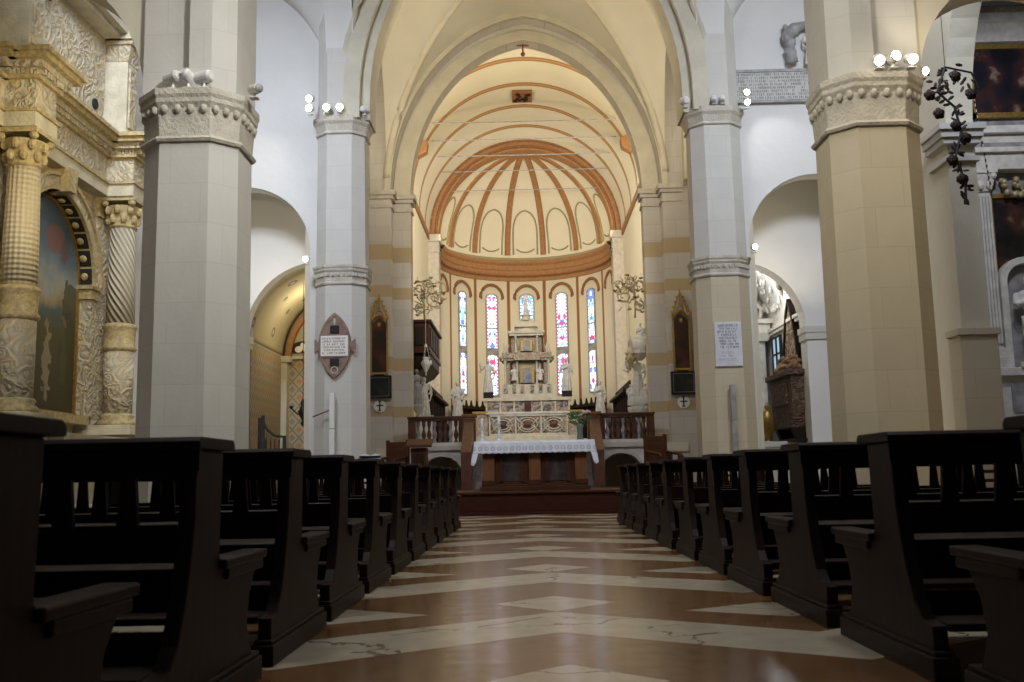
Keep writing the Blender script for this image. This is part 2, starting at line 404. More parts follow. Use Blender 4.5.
# chancel arch: two orders
g = arch_wall(G(), NC-5.5, NC+5.5, 0, 15.5, parch(NC, 8.8, 3.83, 5.15, 40), 27.5, 28.0); st('wall_chancel', g, 'band')
g = arch_wall(G(), NC-4.4, NC+4.4, 0, 15.5, parch(NC, 8.8, 3.33, 4.65, 40), 28.0, 28.5); st('wall_chancel_inner', g, 'band')
g = G()
for sx in (-1, 1):
    for (xa, xb, ya) in ((3.83, 4.4, 27.5), (3.33, 3.95, 28.0)):
        a, b = sorted((NC+sx*xa, NC+sx*xb))
        for k, (e, z0, z1) in enumerate(((.04, 8.36, 8.46), (.07, 8.62, 8.72), (.13, 8.72, 8.86))):
            g.box(a-(e if sx > 0 else 0), b+(e if sx < 0 else 0), ya-e, ya+.5, z0, z1)
st('trim_6', g, 'cap')
# archivolt mouldings on both orders
g = G(); g.strip(parch(NC, 8.8, 3.83, 5.15, 40), parch(NC, 8.8, 4.0, 5.35, 40), 27.42, 27.55)
st('trim_7', g, 'rib')
g = G(); g.strip(parch(NC, 8.8, 3.33, 4.65, 40), parch(NC, 8.8, 3.8, 4.97, 40), 27.93, 28.02)
st('trim_8', g, 'rib')

# vaults -----------------------------------------------------
def vault(x0, x1, y0, y1, sp, ra, rb, dome=0, n=36):
    cx, cy = (x0+x1)/2, (y0+y1)/2; a, b = (x1-x0)/2, (y1-y0)/2; P = []
    def Z(x, y): return sp+max(pz(x-cx, a, ra), pz(y-cy, b, rb))+dome*(1-((x-cx)/a)**2)*(1-((y-cy)/b)**2)
    for j in range(n+1):
        y = cy-b*math.cos(PI*j/n); P.append([(cx-a*math.cos(PI*i/n), y, Z(cx-a*math.cos(PI*i/n), y)) for i in range(n+1)])
    return P, Z, cx, cy, a, b
def ribs(Z, cx, cy, a, b, r, drop=.05, n=40):
    g = G()
    for s in (1, -1):
        for h in (-1, 1):
            g.tube([(cx+h*a*math.sin(PI/2*i/n), cy+h*s*b*math.sin(PI/2*i/n), Z(cx+h*a*math.sin(PI/2*i/n), cy+h*s*b*math.sin(PI/2*i/n))-drop) for i in range(n-1)], r, 8)
    return g
for k, (y0, y1) in enumerate(((21.3, 27.5), (11.9, 20.7), (2.2, 11.1))):
    P, Z, cx, cy, a, b = vault(NC-3.95, NC+3.95, y0, y1, 8.85, 5.3, 5.0 if k == 0 else 5.3, .3)
    st('ceiling_nave', G().grid(P), 'vault', smooth=True, thick=.1)
    st('trim_9', ribs(Z, cx, cy, a, b, .11, .02), 'rib', smooth=True)
for y0 in (20.6, 11.05):
    def leg(o): return [(o[0][0], 8.4)]+o+[(o[-1][0], 8.4)]
    g = G(); g.strip(leg(parch(NC, 8.85, 3.35, 4.6, 40)), leg(parch(NC, 8.85, 3.95, 5.3, 40)), y0, y0+.85)
    g.strip(leg(parch(NC, 8.85, 3.55, 4.85, 40)), leg(parch(NC, 8.85, 3.9, 5.2, 40)), y0-.18, y0+1.03)
    st('trim_10', g, 'rib')
# arcade walls high above, with tall arches
for sx, nm in ((-1, 'wall_north_arcade'), (1, 'wall_south_arcade')):
    x = NC+sx*3.98; a, b = sorted((x-.3, x+.3))
    for y0, y1 in ((11.9, 20.7), (2.2, 11.2)):
        op = [(p[0], p[1]) for p in parch((y0+y1)/2, 8.85, (y1-y0)/2-.05, 4.7, 30)]
        g = G(); k = arch_wall(g, y0-.4, y1+.4, 8.85, 15.2, op, a, b, 'x'); st(nm, g, 'white')
P, Z, cx, cy, a, b = vault(-8.2, -4.1, 11.9, 21.1, 9.2, 2.6, 3.2); st('ceiling_aisle', G().grid(P), 'white', smooth=True, thick=.1)
P, Z, cx, cy, a, b = vault(4.4, 7.1, 11.9, 21.1, 9.2, 2.4, 3.0); st('ceiling_aisle', G().grid(P), 'white', smooth=True, thick=.1)
P, Z, cx, cy, a, b = vault(-8.2, -4.1, 2.2, 11.1, 6.6, 2.2, 3.2); st('ceiling_aisle', G().grid(P), 'cream', smooth=True, thick=.1)
P, Z, cx, cy, a, b = vault(4.4, 7.1, 2.2, 11.1, 6.6, 1.6, 3.0); st('ceiling_aisle', G().grid(P), 'cream', smooth=True, thick=.1)
# transverse aisle arches springing from the ring capitals
st('wall_north_aisle_arch', arch_wall(G(), -8.3, -4.0, 5.25, 12.5, arc(-6.2, 5.25, 1.80, 180, 0), 11.2, 12.0), 'cream')
st('wall_south_aisle_arch', arch_wall(G(), 4.3, 7.2, 5.25, 12.5, arc(6.0, 5.25, 1.32, 180, 0), 11.2, 12.0), 'cream')
st('wall_north_pilaster', G().box(-8.3, -7.9, 11.2, 12.0, 0, 5.45), 'stonew')

# choir walls and barrel vault ---------------------------------
CH = 4.05; VS = 10.85
def choir_mat(kind):
    m = mat('choir_plaster_'+kind, (.74, .66, .47), .85); q = NT(m); f = 0
    for c in (30.3, 32.5, 34.7, 36.85, 39.05):
        k = q.band(q.y, c, .17); f = k if f == 0 else q.m('MAXIMUM', f, k)
    f2 = 0
    for c in (30.3, 32.5, 34.7, 36.85, 39.05):
        k = q.band(q.y, c, .05); f2 = k if f2 == 0 else q.m('MAXIMUM', f2, k)
    base = q.mix(q.noise(1, 5), (.66, .61, .47), (.76, .71, .56))
    if kind == 'vault':
        c = q.mix(f, base, (.38, .20, .08)); c = q.mix(f2, c, (.50, .31, .14)); q.color(c)
    else: q.color(base)
    return m
M['chv'] = choir_mat('vault'); M['chw'] = choir_mat('wall')
P = [[(NC+CH*math.cos(PI*i/40), y, VS+CH*math.sin(PI*i/40)) for i in range(41)] for y in [28.4+.64*k for k in range(21)]]
st('ceiling_choir', G().grid(P), 'chv', smooth=True, thick=.1)
st('wall_choir_left', G().box(NC-CH-.3, NC-CH, 28.4, 41.4, 0, VS), 'chw')
st('wall_choir_right', G().box(NC+CH, NC+CH+.3, 28.4, 41.4, 0, VS), 'chw')
# cornice brackets of painted wood where the vault springs
g = G()
for sx in (-1, 1):
    x = NC+sx*CH
    g.box(min(x, x-sx*.06), max(x, x-sx*.06), 28.6, 41.2, VS-.24, VS+.02)
st('trim_11', g, 'orange')
# apse arch, ochre, with stepped mouldings
g = G(); 
g.strip(arc(NC, VS, 3.62, 180, 0, 48), arc(NC, VS, 4.02, 180, 0, 48), 40.9, 41.6)
g.strip(arc(NC, VS, 3.78, 180, 0, 48), arc(NC, VS, 4.05, 180, 0, 48), 40.78, 41.2)
st('trim_12', g, 'orange', bevel=.02)
g = G(); g.strip(arc(NC, VS, 3.70, 180, 0, 48), arc(NC, VS, 3.76, 180, 0, 48), 40.74, 40.95); g.strip(arc(NC, VS, 3.93, 180, 0, 48), arc(NC, VS, 4.0, 180, 0, 48), 40.70, 40.95)
st('trim_13', g, 'brown')
g = G()
for sx in (-1, 1):
    a, b = sorted((NC+sx*3.62, NC+sx*4.1)); g.box(a, b, 40.8, 41.6, 1.6, VS-.3)
    e = sx*-.08; g.box(a-(.08 if sx > 0 else 0), b+(.08 if sx < 0 else 0), 40.7, 41.6, VS-.3, VS); g.box(a-(.04 if sx > 0 else 0), b+(.04 if sx < 0 else 0), 40.75, 41.6, VS-.75, VS-.68)
st('trim_14', g, 'cap')
# apse --------------------------------------------------------
AY, AR = 41.5, 3.72
def acyl(R, z, t): return (NC+R*math.sin(t), AY+R*math.cos(t), z)
def apse_mat():
    m = mat('apse_plaster', (.74, .66, .47), .85); q = NT(m)
    t = q.m('ARCTAN2', q.m('SUBTRACT', q.x, NC), q.m('SUBTRACT', q.y, AY))
    k = q.m('DIVIDE', t, math.radians(25.714)); fr = q.m('ABSOLUTE', q.m('SUBTRACT', q.m('FLOORED_MODULO', k, 1), .5))
    base = q.mix(q.noise(1.3, 5), (.66, .61, .47), (.76, .71, .56))
    c = q.mix(q.m('LESS_THAN', fr, .045), base, (.34, .17, .065)); c = q.mix(q.m('LESS_THAN', fr, .018), c, (.24, .11, .045))
    q.color(c); return m
M['apse'] = apse_mat()
ts = [math.radians(-92+184*i/70) for i in range(71)]
st('wall_apse', G().grid([[acyl(AR, z, t) for t in ts] for z in (0, 5, 9.75)]), 'apse', smooth=True, thick=.06)
BZ = VS
P = [[(NC+AR*math.cos(e)*math.sin(t), AY+AR*math.cos(e)*math.cos(t), BZ+AR*math.sin(e)) for t in ts] for e in [PI/2*j/26 for j in range(26)]+[PI/2-.001]]
P.insert(0, [(p[0], p[1], 10.5) for p in P[0]])
st('ceiling_apse', G().grid(P), 'chw', smooth=True, thick=.04)
# cornice ring
def ring(prof, m, nm):
    P = [[acyl(r, z, t) for t in ts] for r, z in prof]; return st(nm, G().grid(P), m, smooth=False, thick=.02)
ring([(3.74, 9.62), (3.66, 9.66), (3.66, 9.80), (3.58, 9.86), (3.58, 10.1), (3.54, 10.14), (3.54, 10.34), (3.44, 10.44), (3.42, 10.55), (3.74, 10.58)], 'orange', 'trim_15')
ring([(3.57, 9.84), (3.53, 9.86), (3.53, 9.90), (3.57, 9.92)], 'brown', 'trim_16')
ring([(3.70, 10.58), (3.64, 10.62), (3.64, 10.70), (3.72, 10.74)], 'green', 'trim_17')
# dome ribs and painted ogive fields
g = G()
for k in range(-4, 4):
    t0 = math.radians(25.714*(k+.5)); rows = []
    for j in range(25):
        e = PI/2*j/24*.975; w = .135
        def pt(R, dw):
            c = Vector((NC+R*math.cos(e)*math.sin(t0), AY+R*math.cos(e)*math.cos(t0), BZ+R*math.sin(e))); return c+Vector((math.cos(t0), -math.sin(t0), 0))*dw
        rows.append([pt(AR-.02, -w), pt(AR-.10, -w*.75), pt(AR-.10, w*.75), pt(AR-.02, w)])
    g.grid(rows)
st('trim_18', g, 'orange')
g = G()
for k in range(-3, 4):
    t0 = math.radians(25.714*k); hw = math.radians(8.6)
    def dp(t, e): R = AR-.04; return (NC+R*math.cos(e)*math.sin(t), AY+R*math.cos(e)*math.cos(t), BZ+R*math.sin(e))
    pts = [(-1, .01), (-1, .14), (-1, .28)]+[(-math.cos(math.radians(a))*1.0, .28+.28*math.sin(math.radians(a))**.8) for a in range(6, 90, 6)]+[(0, .565)]
    pts += [(-p[0], p[1]) for p in pts[::-1][1:]]
    g.tube([dp(t0+p[0]*hw/math.cos(p[1]) * (1-.25*max(0, p[1]-.28)), p[1]) for p in pts], .035, 6)
    g.tube([dp(t0+u*hw*.75, .08-.04*(1-u*u)) for u in [-1+.25*i for i in range(9)]], .035, 6)
st('trim_19', g, 'green', smooth=True)
# blind lunettes over the windows
g = G()
for k in range(-3, 4):
    t0 = math.radians(25.714*k)
    for r0, rr in ((.56, .075),):
        g.tube([acyl(AR-.04, 8.82+(r0*math.sin(PI*i/16)*1.1), t0+(r0*math.cos(PI*i/16))/AR) for i in range(17)], rr, 6)
        g.tube([acyl(AR-.04, 8.82, t0+(r0*math.cos(PI*i/6))/AR) for i in (0, 1)], rr*.8, 6); g.tube([acyl(AR-.04, 8.82, t0+(r0*math.cos(PI*i/6))/AR) for i in (5, 6)], rr*.8, 6)
st('trim_20', g, 'brown', smooth=True)
# stained glass windows
def glass(name, red, seed):
    m = mat(name, (.1, .1, .12), .3); q = NT(m)
    v = q.n.new('ShaderNodeTexVoronoi'); v.inputs['Scale'].default_value = 5.5; v.inputs['Randomness'].default_value = .9
    q.l.new(q.vec(q.m('ADD', q.m('MULTIPLY', q.m('ABSOLUTE', q.x), 1.6), seed), q.z, 0), v.inputs['Vector'])
    sp = q.n.new('ShaderNodeSeparateColor'); q.l.new(v.outputs['Color'], sp.inputs[0])
    r = q.n.new('ShaderNodeValToRGB'); q.l.new(sp.outputs[0], r.inputs[0]); cr = r.color_ramp; cr.interpolation = 'CONSTANT'
    cols = [(0, (.62, .78, 1)), (.3, (.75, .72, .95)), (.42, (.9, .9, 1)), (.56, red), (.68, (.12, .20, .55)), (.76, (.25, .62, .68)), (.85, (.92, .8, .45)), (.92, (.55, .60, .9))]
    cr.elements[0].position = 0; cr.elements[0].color = (*cols[0][1], 1); cr.elements[1].position = cols[1][0]; cr.elements[1].color = (*cols[1][1], 1)
    for p, c in cols[2:]: e = cr.elements.new(p); e.color = (*c, 1)
    v2 = q.n.new('ShaderNodeTexVoronoi'); v2.feature = 'DISTANCE_TO_EDGE'; v2.inputs['Scale'].default_value = 5.5; v2.inputs['Randomness'].default_value = .9
    q.l.new(q.vec(q.m('ADD', q.m('MULTIPLY', q.m('ABSOLUTE', q.x), 1.6), seed), q.z, 0), v2.inputs['Vector'])
    lead = q.m('LESS_THAN', v2.outputs[0], .035)
    border = q.m('GREATER_THAN', q.m('ABSOLUTE', q.x), .19)
    c = q.mix(border, r.outputs[0], q.mix(q.m('GREATER_THAN', q.m('SINE', q.m('MULTIPLY', q.z, 40)), 0), (.75, .8, 1), red))
    c = q.mix(lead, c, (.05, .05, .08))
    q.l.new(c, q.b.inputs['Emission Color']); q.b.inputs['Emission Strength'].default_value = 1.9
    q.color(q.mix(.9, c, (.02, .02, .02))); return m
wd = [(-2, .40, (.55, .03, .12)), (-1, .5, (.85, .06, .22)), (0, .60, (.1, .42, .62)), (1, .5, (.85, .06, .22)), (2, .40, (.5, .03, .14))]
for i, (k, w, red) in enumerate(wd):
    t0 = math.radians(25.714*k); x, y, _ = acyl(AR-.07, 0, t0)
    gm = glass('stained_glass', red, i*3.1+.4)
    e = bpy.data.objects.new('window_%d' % (i+1), None); COL.objects.link(e); e.location = (x, y, 0); e.rotation_euler = (0, 0, -t0); e['kind'] = 'structure'
    h = w/2
    for z0, z1 in ((6.52, 8.98), (4.4, 6.22)):
        g = G(); n = 8
        g.prism([(-h, z0), (h, z0), (h, z1-h*.6)]+[(h*math.cos(PI*j/n), z1-h*.6+h*.6*math.sin(PI*j/n)) for j in range(1, n)]+[(-h, z1-h*.6)], -.01, .02)
        obj('pane', g, gm, e)
    g = G()
    for s in (-1, 1): g.box(*sorted((s*h, s*(h+.05))), -.03, .03, 4.38, 8.8)
    for z in (4.36, 6.22, 6.48, 7.4): g.box(-h-.04, h+.04, -.035, .02, z, z+(.26 if z == 6.22 else .05))
    g.strip([(h*math.cos(PI*j/8), 8.83+h*.6*math.sin(PI*j/8)) for j in range(9)], [((h+.06)*math.cos(PI*j/8), 8.83+(h*.6+.06)*math.sin(PI*j/8)) for j in range(9)], -.03, .03)
    obj('window_frame', g, 'marbled', e)

# ============================================================ COLUMNS
def octo(rx, ry, c=.5):
    return [(rx, -ry*c), (rx, ry*c), (rx*c, ry), (-rx*c, ry), (-rx, ry*c), (-rx, -ry*c), (-rx*c, -ry), (rx*c, -ry)]
def loft(g, prof, c=.52, center=(0, 0)):
    rings = [[g.v((p[0]+center[0], p[1]+center[1], z)) for p in octo(r, r, c)] for r, z in prof]
    for a, b in zip(rings, rings[1:]):
        for i in range(8): g.b.faces.new((a[i], a[(i+1) % 8], b[(i+1) % 8], b[i]))
    g.b.faces.new(rings[0][::-1]); g.b.faces.new(rings[-1]); return g
def column(x, y, label, m, ring_z, tall, orn, k=.86):
    t = thing('octagonal_column', label, 'column', (x, y, 0), 0, 'octagonal columns of the nave'); t.scale = (k, k, 1)
    obj('column_base', loft(G(), [(.82, 0), (.82, .22), (.76, .26), (.76, .36), (.70, .42)]), 'stone', t)
    obj('shaft', loft(G(), [(.65, .42), (.63, ring_z-(.40 if orn == 'dent' else .58))]), m, t)
    D = orn != 'ball'; hh = .42 if D else .60
    r = G(); loft(r, [(.66, ring_z-hh), (.675, ring_z-hh+.03), (.66, ring_z-hh+.06), (.635, ring_z-hh+.07), (.65, ring_z-.16), (.68, ring_z-.12), (.68, ring_z-.08), (.70, ring_z-.05), (.70, ring_z), (.68, ring_z)] if D else [(.67, ring_z-.62), (.69, ring_z-.59), (.67, ring_z-.56), (.635, ring_z-.55), (.66, ring_z-.22), (.70, ring_z-.16), (.70, ring_z-.11), (.72, ring_z-.07), (.72, ring_z), (.70, ring_z)])
    c = obj('ring_capital', r, 'cap', t)
    g = G()
    if orn == 'ball':
        for i in range(8):
            a, b = octo(.67, .67, .52)[i], octo(.67, .67, .52)[(i+1) % 8]
            L = math.dist(a, b); n = 4 if L > .6 else 3
            for k in range(n):
                f = (k+.5)/n; g.ell((a[0]+(b[0]-a[0])*f, a[1]+(b[1]-a[1])*f, ring_z-.24), (.05, .05, .055), 8, 6)
    else:
        for i in range(8):
            a, b = octo(.655, .655, .52)[i], octo(.655, .655, .52)[(i+1) % 8]; n = 5
            for k in range(n):
                f = (k+.5)/n; g.box(*[q for v in (a[0]+(b[0]-a[0])*f, a[1]+(b[1]-a[1])*f) for q in (v-.03, v+.03)], ring_z-.24, ring_z-.17)
    obj('corbel_frieze', g, 'cap', c, smooth=orn == 'ball')
    if tall:
        obj('upper_shaft', loft(G(), [(.62, ring_z), (.60, 8.08)]), 'stonew', t)
        obj('upper_capital', loft(G(), [(.61, 8.06), (.65, 8.08), (.65, 8.11), (.62, 8.14), (.66, 8.28), (.71, 8.34), (.71, 8.46)]), 'cap', t)
        obj('vault_pier', loft(G(), [(.60, 8.45), (.58, 13)]), 'stonew', t)
    else:
        g = G(); s = 1 if x < 0 else -1
        g.prism([(s*.62, -.44), (s*.62, .5), (s*.04, .5), (s*.04, -.64), (s*.34, -.64)], ring_z, 12.5, 'z'); g.prism([(s*.04, -.5), (s*.04, .5), (-s*.62, .5), (-s*.62, -.5)], ring_z, 12.5, 'z')
        obj('upper_shaft', g, 'stonew', t)
    return t
column(-3.84, 11.55, 'massive octagonal grey column on the left, nearest, with three white spotlights on its capital', 'stonew', 5.25, False, 'ball', .87)
column(4.12, 11.55, 'massive octagonal column on the right, nearest, with lit spotlights on its capital', 'stone', 5.25, False, 'ball', .83)
column(-3.84, 21.0, 'octagonal column on the left bearing the almond-shaped reddish plaque', 'stonew', 5.22, True, 'dent', .84)
column(4.18, 21.0, 'octagonal column on the right bearing the square white inscribed plaque', 'stone', 5.22, True, 'dent', .88)

# ============================================================ PEWS
def pew_profile():
    top = [(.30, .50), (.33, .62), (.34, .86), (.62, .86), (.60, .50), (.66, .475), (1.10, .475), (1.10, .44), (1.05, .41), (.98, .33), (.95, .22), (1.0, .12), (1.02, .10)]
    return [(.04, .10), (.04, .19), (.14, .20), (.20, .26), (.26, .38)]+top
PW = 1.93
def make_pew(sx):
    """aisle end at local x=0, pew runs to sx*PW; y=0 is the toe towards the camera"""
    t = thing('church_pew', 'x', 'pew')
    for xe in (0, PW):
        a, b = sorted((sx*xe, sx*(xe+(.055 if xe == 0 else -.055))))
        e = obj('end_panel', G().prism(pew_profile(), a, b, 'x'), 'pewz', t, bevel=.006)
        obj('plinth', G().box(a-.02, b+.02, 0, 1.1, 0, .085).box(a-.01, b+.01, .01, 1.09, .085, .105), 'pewz', e, bevel=.006)
        obj('arm_moulding', G().box(a-.025, b+.025, .60, 1.14, .455, .49).box(a-.015, b+.015, .66, 1.12, .415, .455), 'pew', e, bevel=.008)
    X = lambda p, q: sorted((sx*p, sx*q))
    a, b = X(-.03, PW+.03)
    g = G(); g.prism([(.28, .862), (.28, .885), (.30, .90), (.64, .90), (.66, .885), (.66, .862)], a, b, 'x'); obj('book_rest', g, 'pew', t, bevel=.004)
    a, b = X(-.012, PW+.012)
    g = G(); g.box(a, b, .325, .355, .785, .862); g.box(a, b, .31, .36, .770, .79); obj('top_rail', g, 'pew', t)
    for c in (.22, .43, .55, .86, 1.07, 1.38, 1.50, 1.71):
        c *= sx; w = .036
        obj('baluster', G().prism([(c-w, .60), (c+w, .60), (c+w*.62, .775), (c-w*.62, .775)], .33, .352), 'pewz', t)
    a, b = X(.05, PW-.05)
    obj('back_rail', G().box(a, b, .33, .36, .50, .605), 'pew', t)
    obj('inner_shelf', G().box(a, b, .36, .60, .60, .62), 'pew', t)
    obj('seat', G().box(a, b, .60, 1.08, .43, .46), 'pew', t, bevel=.006)
    obj('kneeler', G().box(a, b, .02, .24, .17, .20), 'pew', t, bevel=.006)
    obj('lower_rail', G().box(a, b, .50, .53, .12, .26), 'pew', t)
    obj('seat_rail', G().box(a, b, .62, .65, .34, .43), 'pew', t)
    return t
ORD = ['frontmost pew, closest to the altar', 'second pew from the altar', 'third pew from the altar', 'fourth pew from the altar', 'fifth pew from the altar', 'sixth pew from the altar', 'seventh pew from the altar', 'fourth pew from the viewer', 'third pew from the viewer', 'second pew from the viewer', 'nearest pew, cut by the photo edge']
for sx, row, x0, y0 in ((-1, 'left', -1.075, 1.62), (1, 'right', 1.455, 2.39)):
    src = None
    for k in range(11):
        y = y0+1.3*k; lab = 'dark walnut church pew of the %s row, %s' % (row, ORD[10-k])
        x = x0+random.uniform(-.012, .012); rz = random.uniform(-.006, .006)
        if src is None:
            src = make_pew(sx); src['label'] = lab; src['group'] = 'pews of the %s row' % row; src.location = (x, y, 0); src.rotation_euler.z = rz
        else: dup(src, (x, y, 0), rz, lab)

# ============================================================ CHAIRS
def make_chair(label):
    t = thing('rush_seat_chair', label, 'chair', group='small wooden chairs of the aisles')
    g = G(); g.prism([(-.2, -.19), (.2, -.19), (.17, .19), (-.17, .19)], .43, .46, 'z'); obj('seat', g, 'brass' if False else 'wood', t, bevel=.008)
    for s in (-1, 1):
        obj('leg', G().tube([(s*.18, -.17, 0), (s*.175, -.165, .43)], .017, 6), 'woodz', t)
        obj('leg', G().tube([(s*.165, .20, 0), (s*.155, .17, .45), (s*.16, .24, .88)], .016, 6), 'woodz', t)
    for z, y in ((.58, .19), (.70, .21), (.83, .232)):
        obj('back_slat', G().box(-.155, .155, y-.01, y+.01, z-.02, z+.025), 'wood', t)
    g = G()
    for z in (.14, .27):
        for s in (-1, 1): g.tube([(s*.178, -.168, z), (s*.162, .19, z)], .009, 5)
        g.tube([(-.178, -.168, z), (.178, -.168, z)], .009, 5)
    obj('stretcher', g, 'wood', t)
    return t
chair_spots = [(-6.0, 12.9, .5, 'small wooden chair in the left aisle, leftmost seen under the pew rail'), (-5.35, 13.1, -.3, 'small wooden chair in the left aisle, between two other chairs'), (-4.85, 13.3, .15, 'small wooden chair in the left aisle, nearest the big left column'),
    (5.45, 13.2, -.25, 'small wooden chair in the right aisle beside the big right column'), (6.25, 13.4, .3, 'small wooden chair in the right aisle, further from the column'),
    (2.75, 18.3, .1, 'small ladder-back chair just beyond the frontmost right pew'), (3.65, 18.6, -.2, 'small ladder-back chair at the foot of the plaque-bearing right column'),
    (-2.85, 18.2, .1, 'small ladder-back chair beyond the frontmost left pew, near the column'), (-2.25, 18.4, -.1, 'small ladder-back chair beyond the frontmost left pew, nearer the aisle')]
src = None
for x, y, rz, lab in chair_spots:
    if src is None: src = make_chair(lab); src.location = (x, y, 0); src.rotation_euler.z = rz
    else: dup(src, (x, y, 0), rz+PI*0, lab)

# ============================================================ ALTAR PLATFORM, ALTAR TABLE
t = thing('altar_platform', 'long stepped red-brown wooden platform across the nave in front of the altar', 'platform', (.2, 20.5, 0))
obj('riser', G().box(-3.2, 3.0, 0, 4.85, 0, .42), 'plat', t)
obj('tread', G().box(-3.24, 3.04, -.05, 4.88, .42, .47), 'wood', t, bevel=.01)
obj('step', G().box(-2.9, 2.8, -.25, 0, 0, .05), 'plat', t)
PZ = .47
t = thing('altar_table', 'brown wooden altar table with arched painted panels under the lace cloth', 'altar', (.17, 21.75, PZ))
obj('base', G().box(-1.17, 1.17, -.38, .38, 0, .09).box(-1.13, 1.13, -.35, .35, .09, .13), 'wood', t, bevel=.01)
obj('body', G().box(-1.02, 1.02, -.26, .3, .13, .97), 'woodz', t)
for x in (-.98, 0, .98):
    p = obj('pilaster', G().box(x-.125, x+.125, -.33, -.25, .13, .97), 'wood2', t, bevel=.008)
    obj('pilaster_base', G().box(x-.15, x+.15, -.36, -.25, .13, .22), 'wood', p)
for x in (-.49, .49):
    p = obj('panel', G().strip([(x-.19, .2), (x-.19, .66)]+arc(x, .66, .19, 180, 0, 12)+[(x+.19, .66), (x+.19, .2)], [(x-.26, .18), (x-.26, .66)]+arc(x, .66, .26, 180, 0, 12)+[(x+.26, .66), (x+.26, .18)], -.30, -.25), 'wood', t)
    pm = mat('dim_painting', (.08, .045, .035), .5, col2=(.015, .014, .014), nscale=4)
    obj('painted_panel', G().prism([(x-.19, .2)]+[(x+.19, .2)]+arc(x, .66, .19, 0, 180, 12), -.27, -.25), pm, p)
obj('table_top', G().box(-1.2, 1.2, -.4, .4, .97, 1.03), 'wood', t, bevel=.01)
# lace cloth
def lace():
    m = mat('lace_cloth', (.80, .80, .83), .85); q = NT(m)
    fx = q.m('SUBTRACT', q.m('FLOORED_MODULO', q.m('DIVIDE', q.x, .135), 1), .5); fz = q.m('DIVIDE', q.m('SUBTRACT', q.z, -.145), .135)
    r = q.m('SQRT', q.m('ADD', q.m('MULTIPLY', fx, fx), q.m('MULTIPLY', fz, fz)))
    ring = q.m('MULTIPLY', q.band(r, .28, .09), 1); dot = q.m('LESS_THAN', r, .1)
    edge = q.band(q.z, -.235, .008)
    f = q.m('MAXIMUM', q.m('MAXIMUM', ring, dot), edge)
    q.color(q.mix(q.m('MULTIPLY', f, .5), (.78, .78, .82), (.30, .30, .36))); return m
g = G(); n = 60; P = []
for j, (o, z) in enumerate(((.42, .012), (-.43, .012), (-.45, -.03), (-.455, -.12), (-.46, -.235))):
    row = []
    for i in range(n+1):
        x = -1.27+2.54*i/n; w = .012*math.sin(i*1.3)*(j-1 if j > 1 else 0)/2
        row.append((x, o-w, z-(.012 if j == 4 and i % 3 else 0)))
    P.append(row)
g.grid(P)
for s in (-1, 1):
    rows = []
    for k, (dx, dz) in enumerate(((0, .012), (.015, -.1), (.05, -.3), (.06, -.46))):
        rows.append([(s*(1.27+dx+.02*math.sin(y*30)*k/3), y, dz-(.14*abs(y)/.42*(k == 3)*0)) for y in [-.45+.09*i for i in range(11)]])
    g.grid(rows)
    g.grid([[(s*1.27, -.45, .012), (s*1.17, -.455, .0)], [(s*1.29, -.46, -.24), (s*1.19, -.48, -.24)], [(s*1.34, -.48, -.40), (s*1.24, -.50, -.43)], [(s*1.35, -.46, -.47), (s*1.29, -.49, -.50)]])
o = obj('altar_cloth', g, lace(), thick=.006); o.location = (.17, 21.75, PZ+1.03); tag(o, 'white lace-edged cloth draped over the wooden altar table, corners hanging', 'altar cloth')
AZ = PZ+1.05
def candlestick(x, y, h, label):
    t = thing('candlestick', label, 'candlestick', (x, y, AZ), group='glass candlesticks on the altar')
    obj('stand', G().lathe([(.085, 0), (.09, .015), (.03, .05), (.022, .09), (.045, .13), (.02, .17), (.018, .26), (.04, .29), (.05, .30)], n=12), 'glassy', t, smooth=True)
    obj('candle', G().lathe([(.03, .30), (.03, h), (.006, h+.005)], n=10), 'cloth', t, smooth=True)
candlestick(-.95, 21.75, .50, 'left one of two pale candlesticks on the white altar cloth')
candlestick(-.58, 21.7, .54, 'right one of two pale candlesticks on the white altar cloth')
t = thing('flower_vase', 'glass vase of green leaves and pink flowers on the right altar end', 'vase', (1.17, 21.8, AZ))
obj('vase', G().lathe([(.07, 0), (.075, .02), (.06, .15), (.075, .30), (.085, .33)], n=14), mat('green_glass', (.12, .16, .13), .1), t, smooth=True)
g = G()
for i in range(60):
    a = random.uniform(0, 2*PI); r = random.uniform(.02, .24); z = .36+random.uniform(0, .28)*(1-r)
    R = Matrix.Rotation(a, 4, 'Z') @ Matrix.Rotation(random.uniform(.4, 1.4), 4, 'Y'); g.ell((r*math.cos(a), r*math.sin(a), z), (.018, .008, .07), 6, 4, R)
obj('foliage', g, mat('leaf_green', (.05, .11, .03), .6), t)
for k, (c, n) in enumerate((((.62, .30, .38), 5), ((.75, .55, .55), 5))):
    for i in range(n):
        a = random.uniform(-1.2, 1.2); r = random.uniform(.03, .2)
        obj('flower', G().ell((.06+r*math.cos(a), r*math.sin(a)-.05, .46+random.uniform(0, .16)), (.038, .038, .032), 8, 6), mat('petal', c, .7), t)

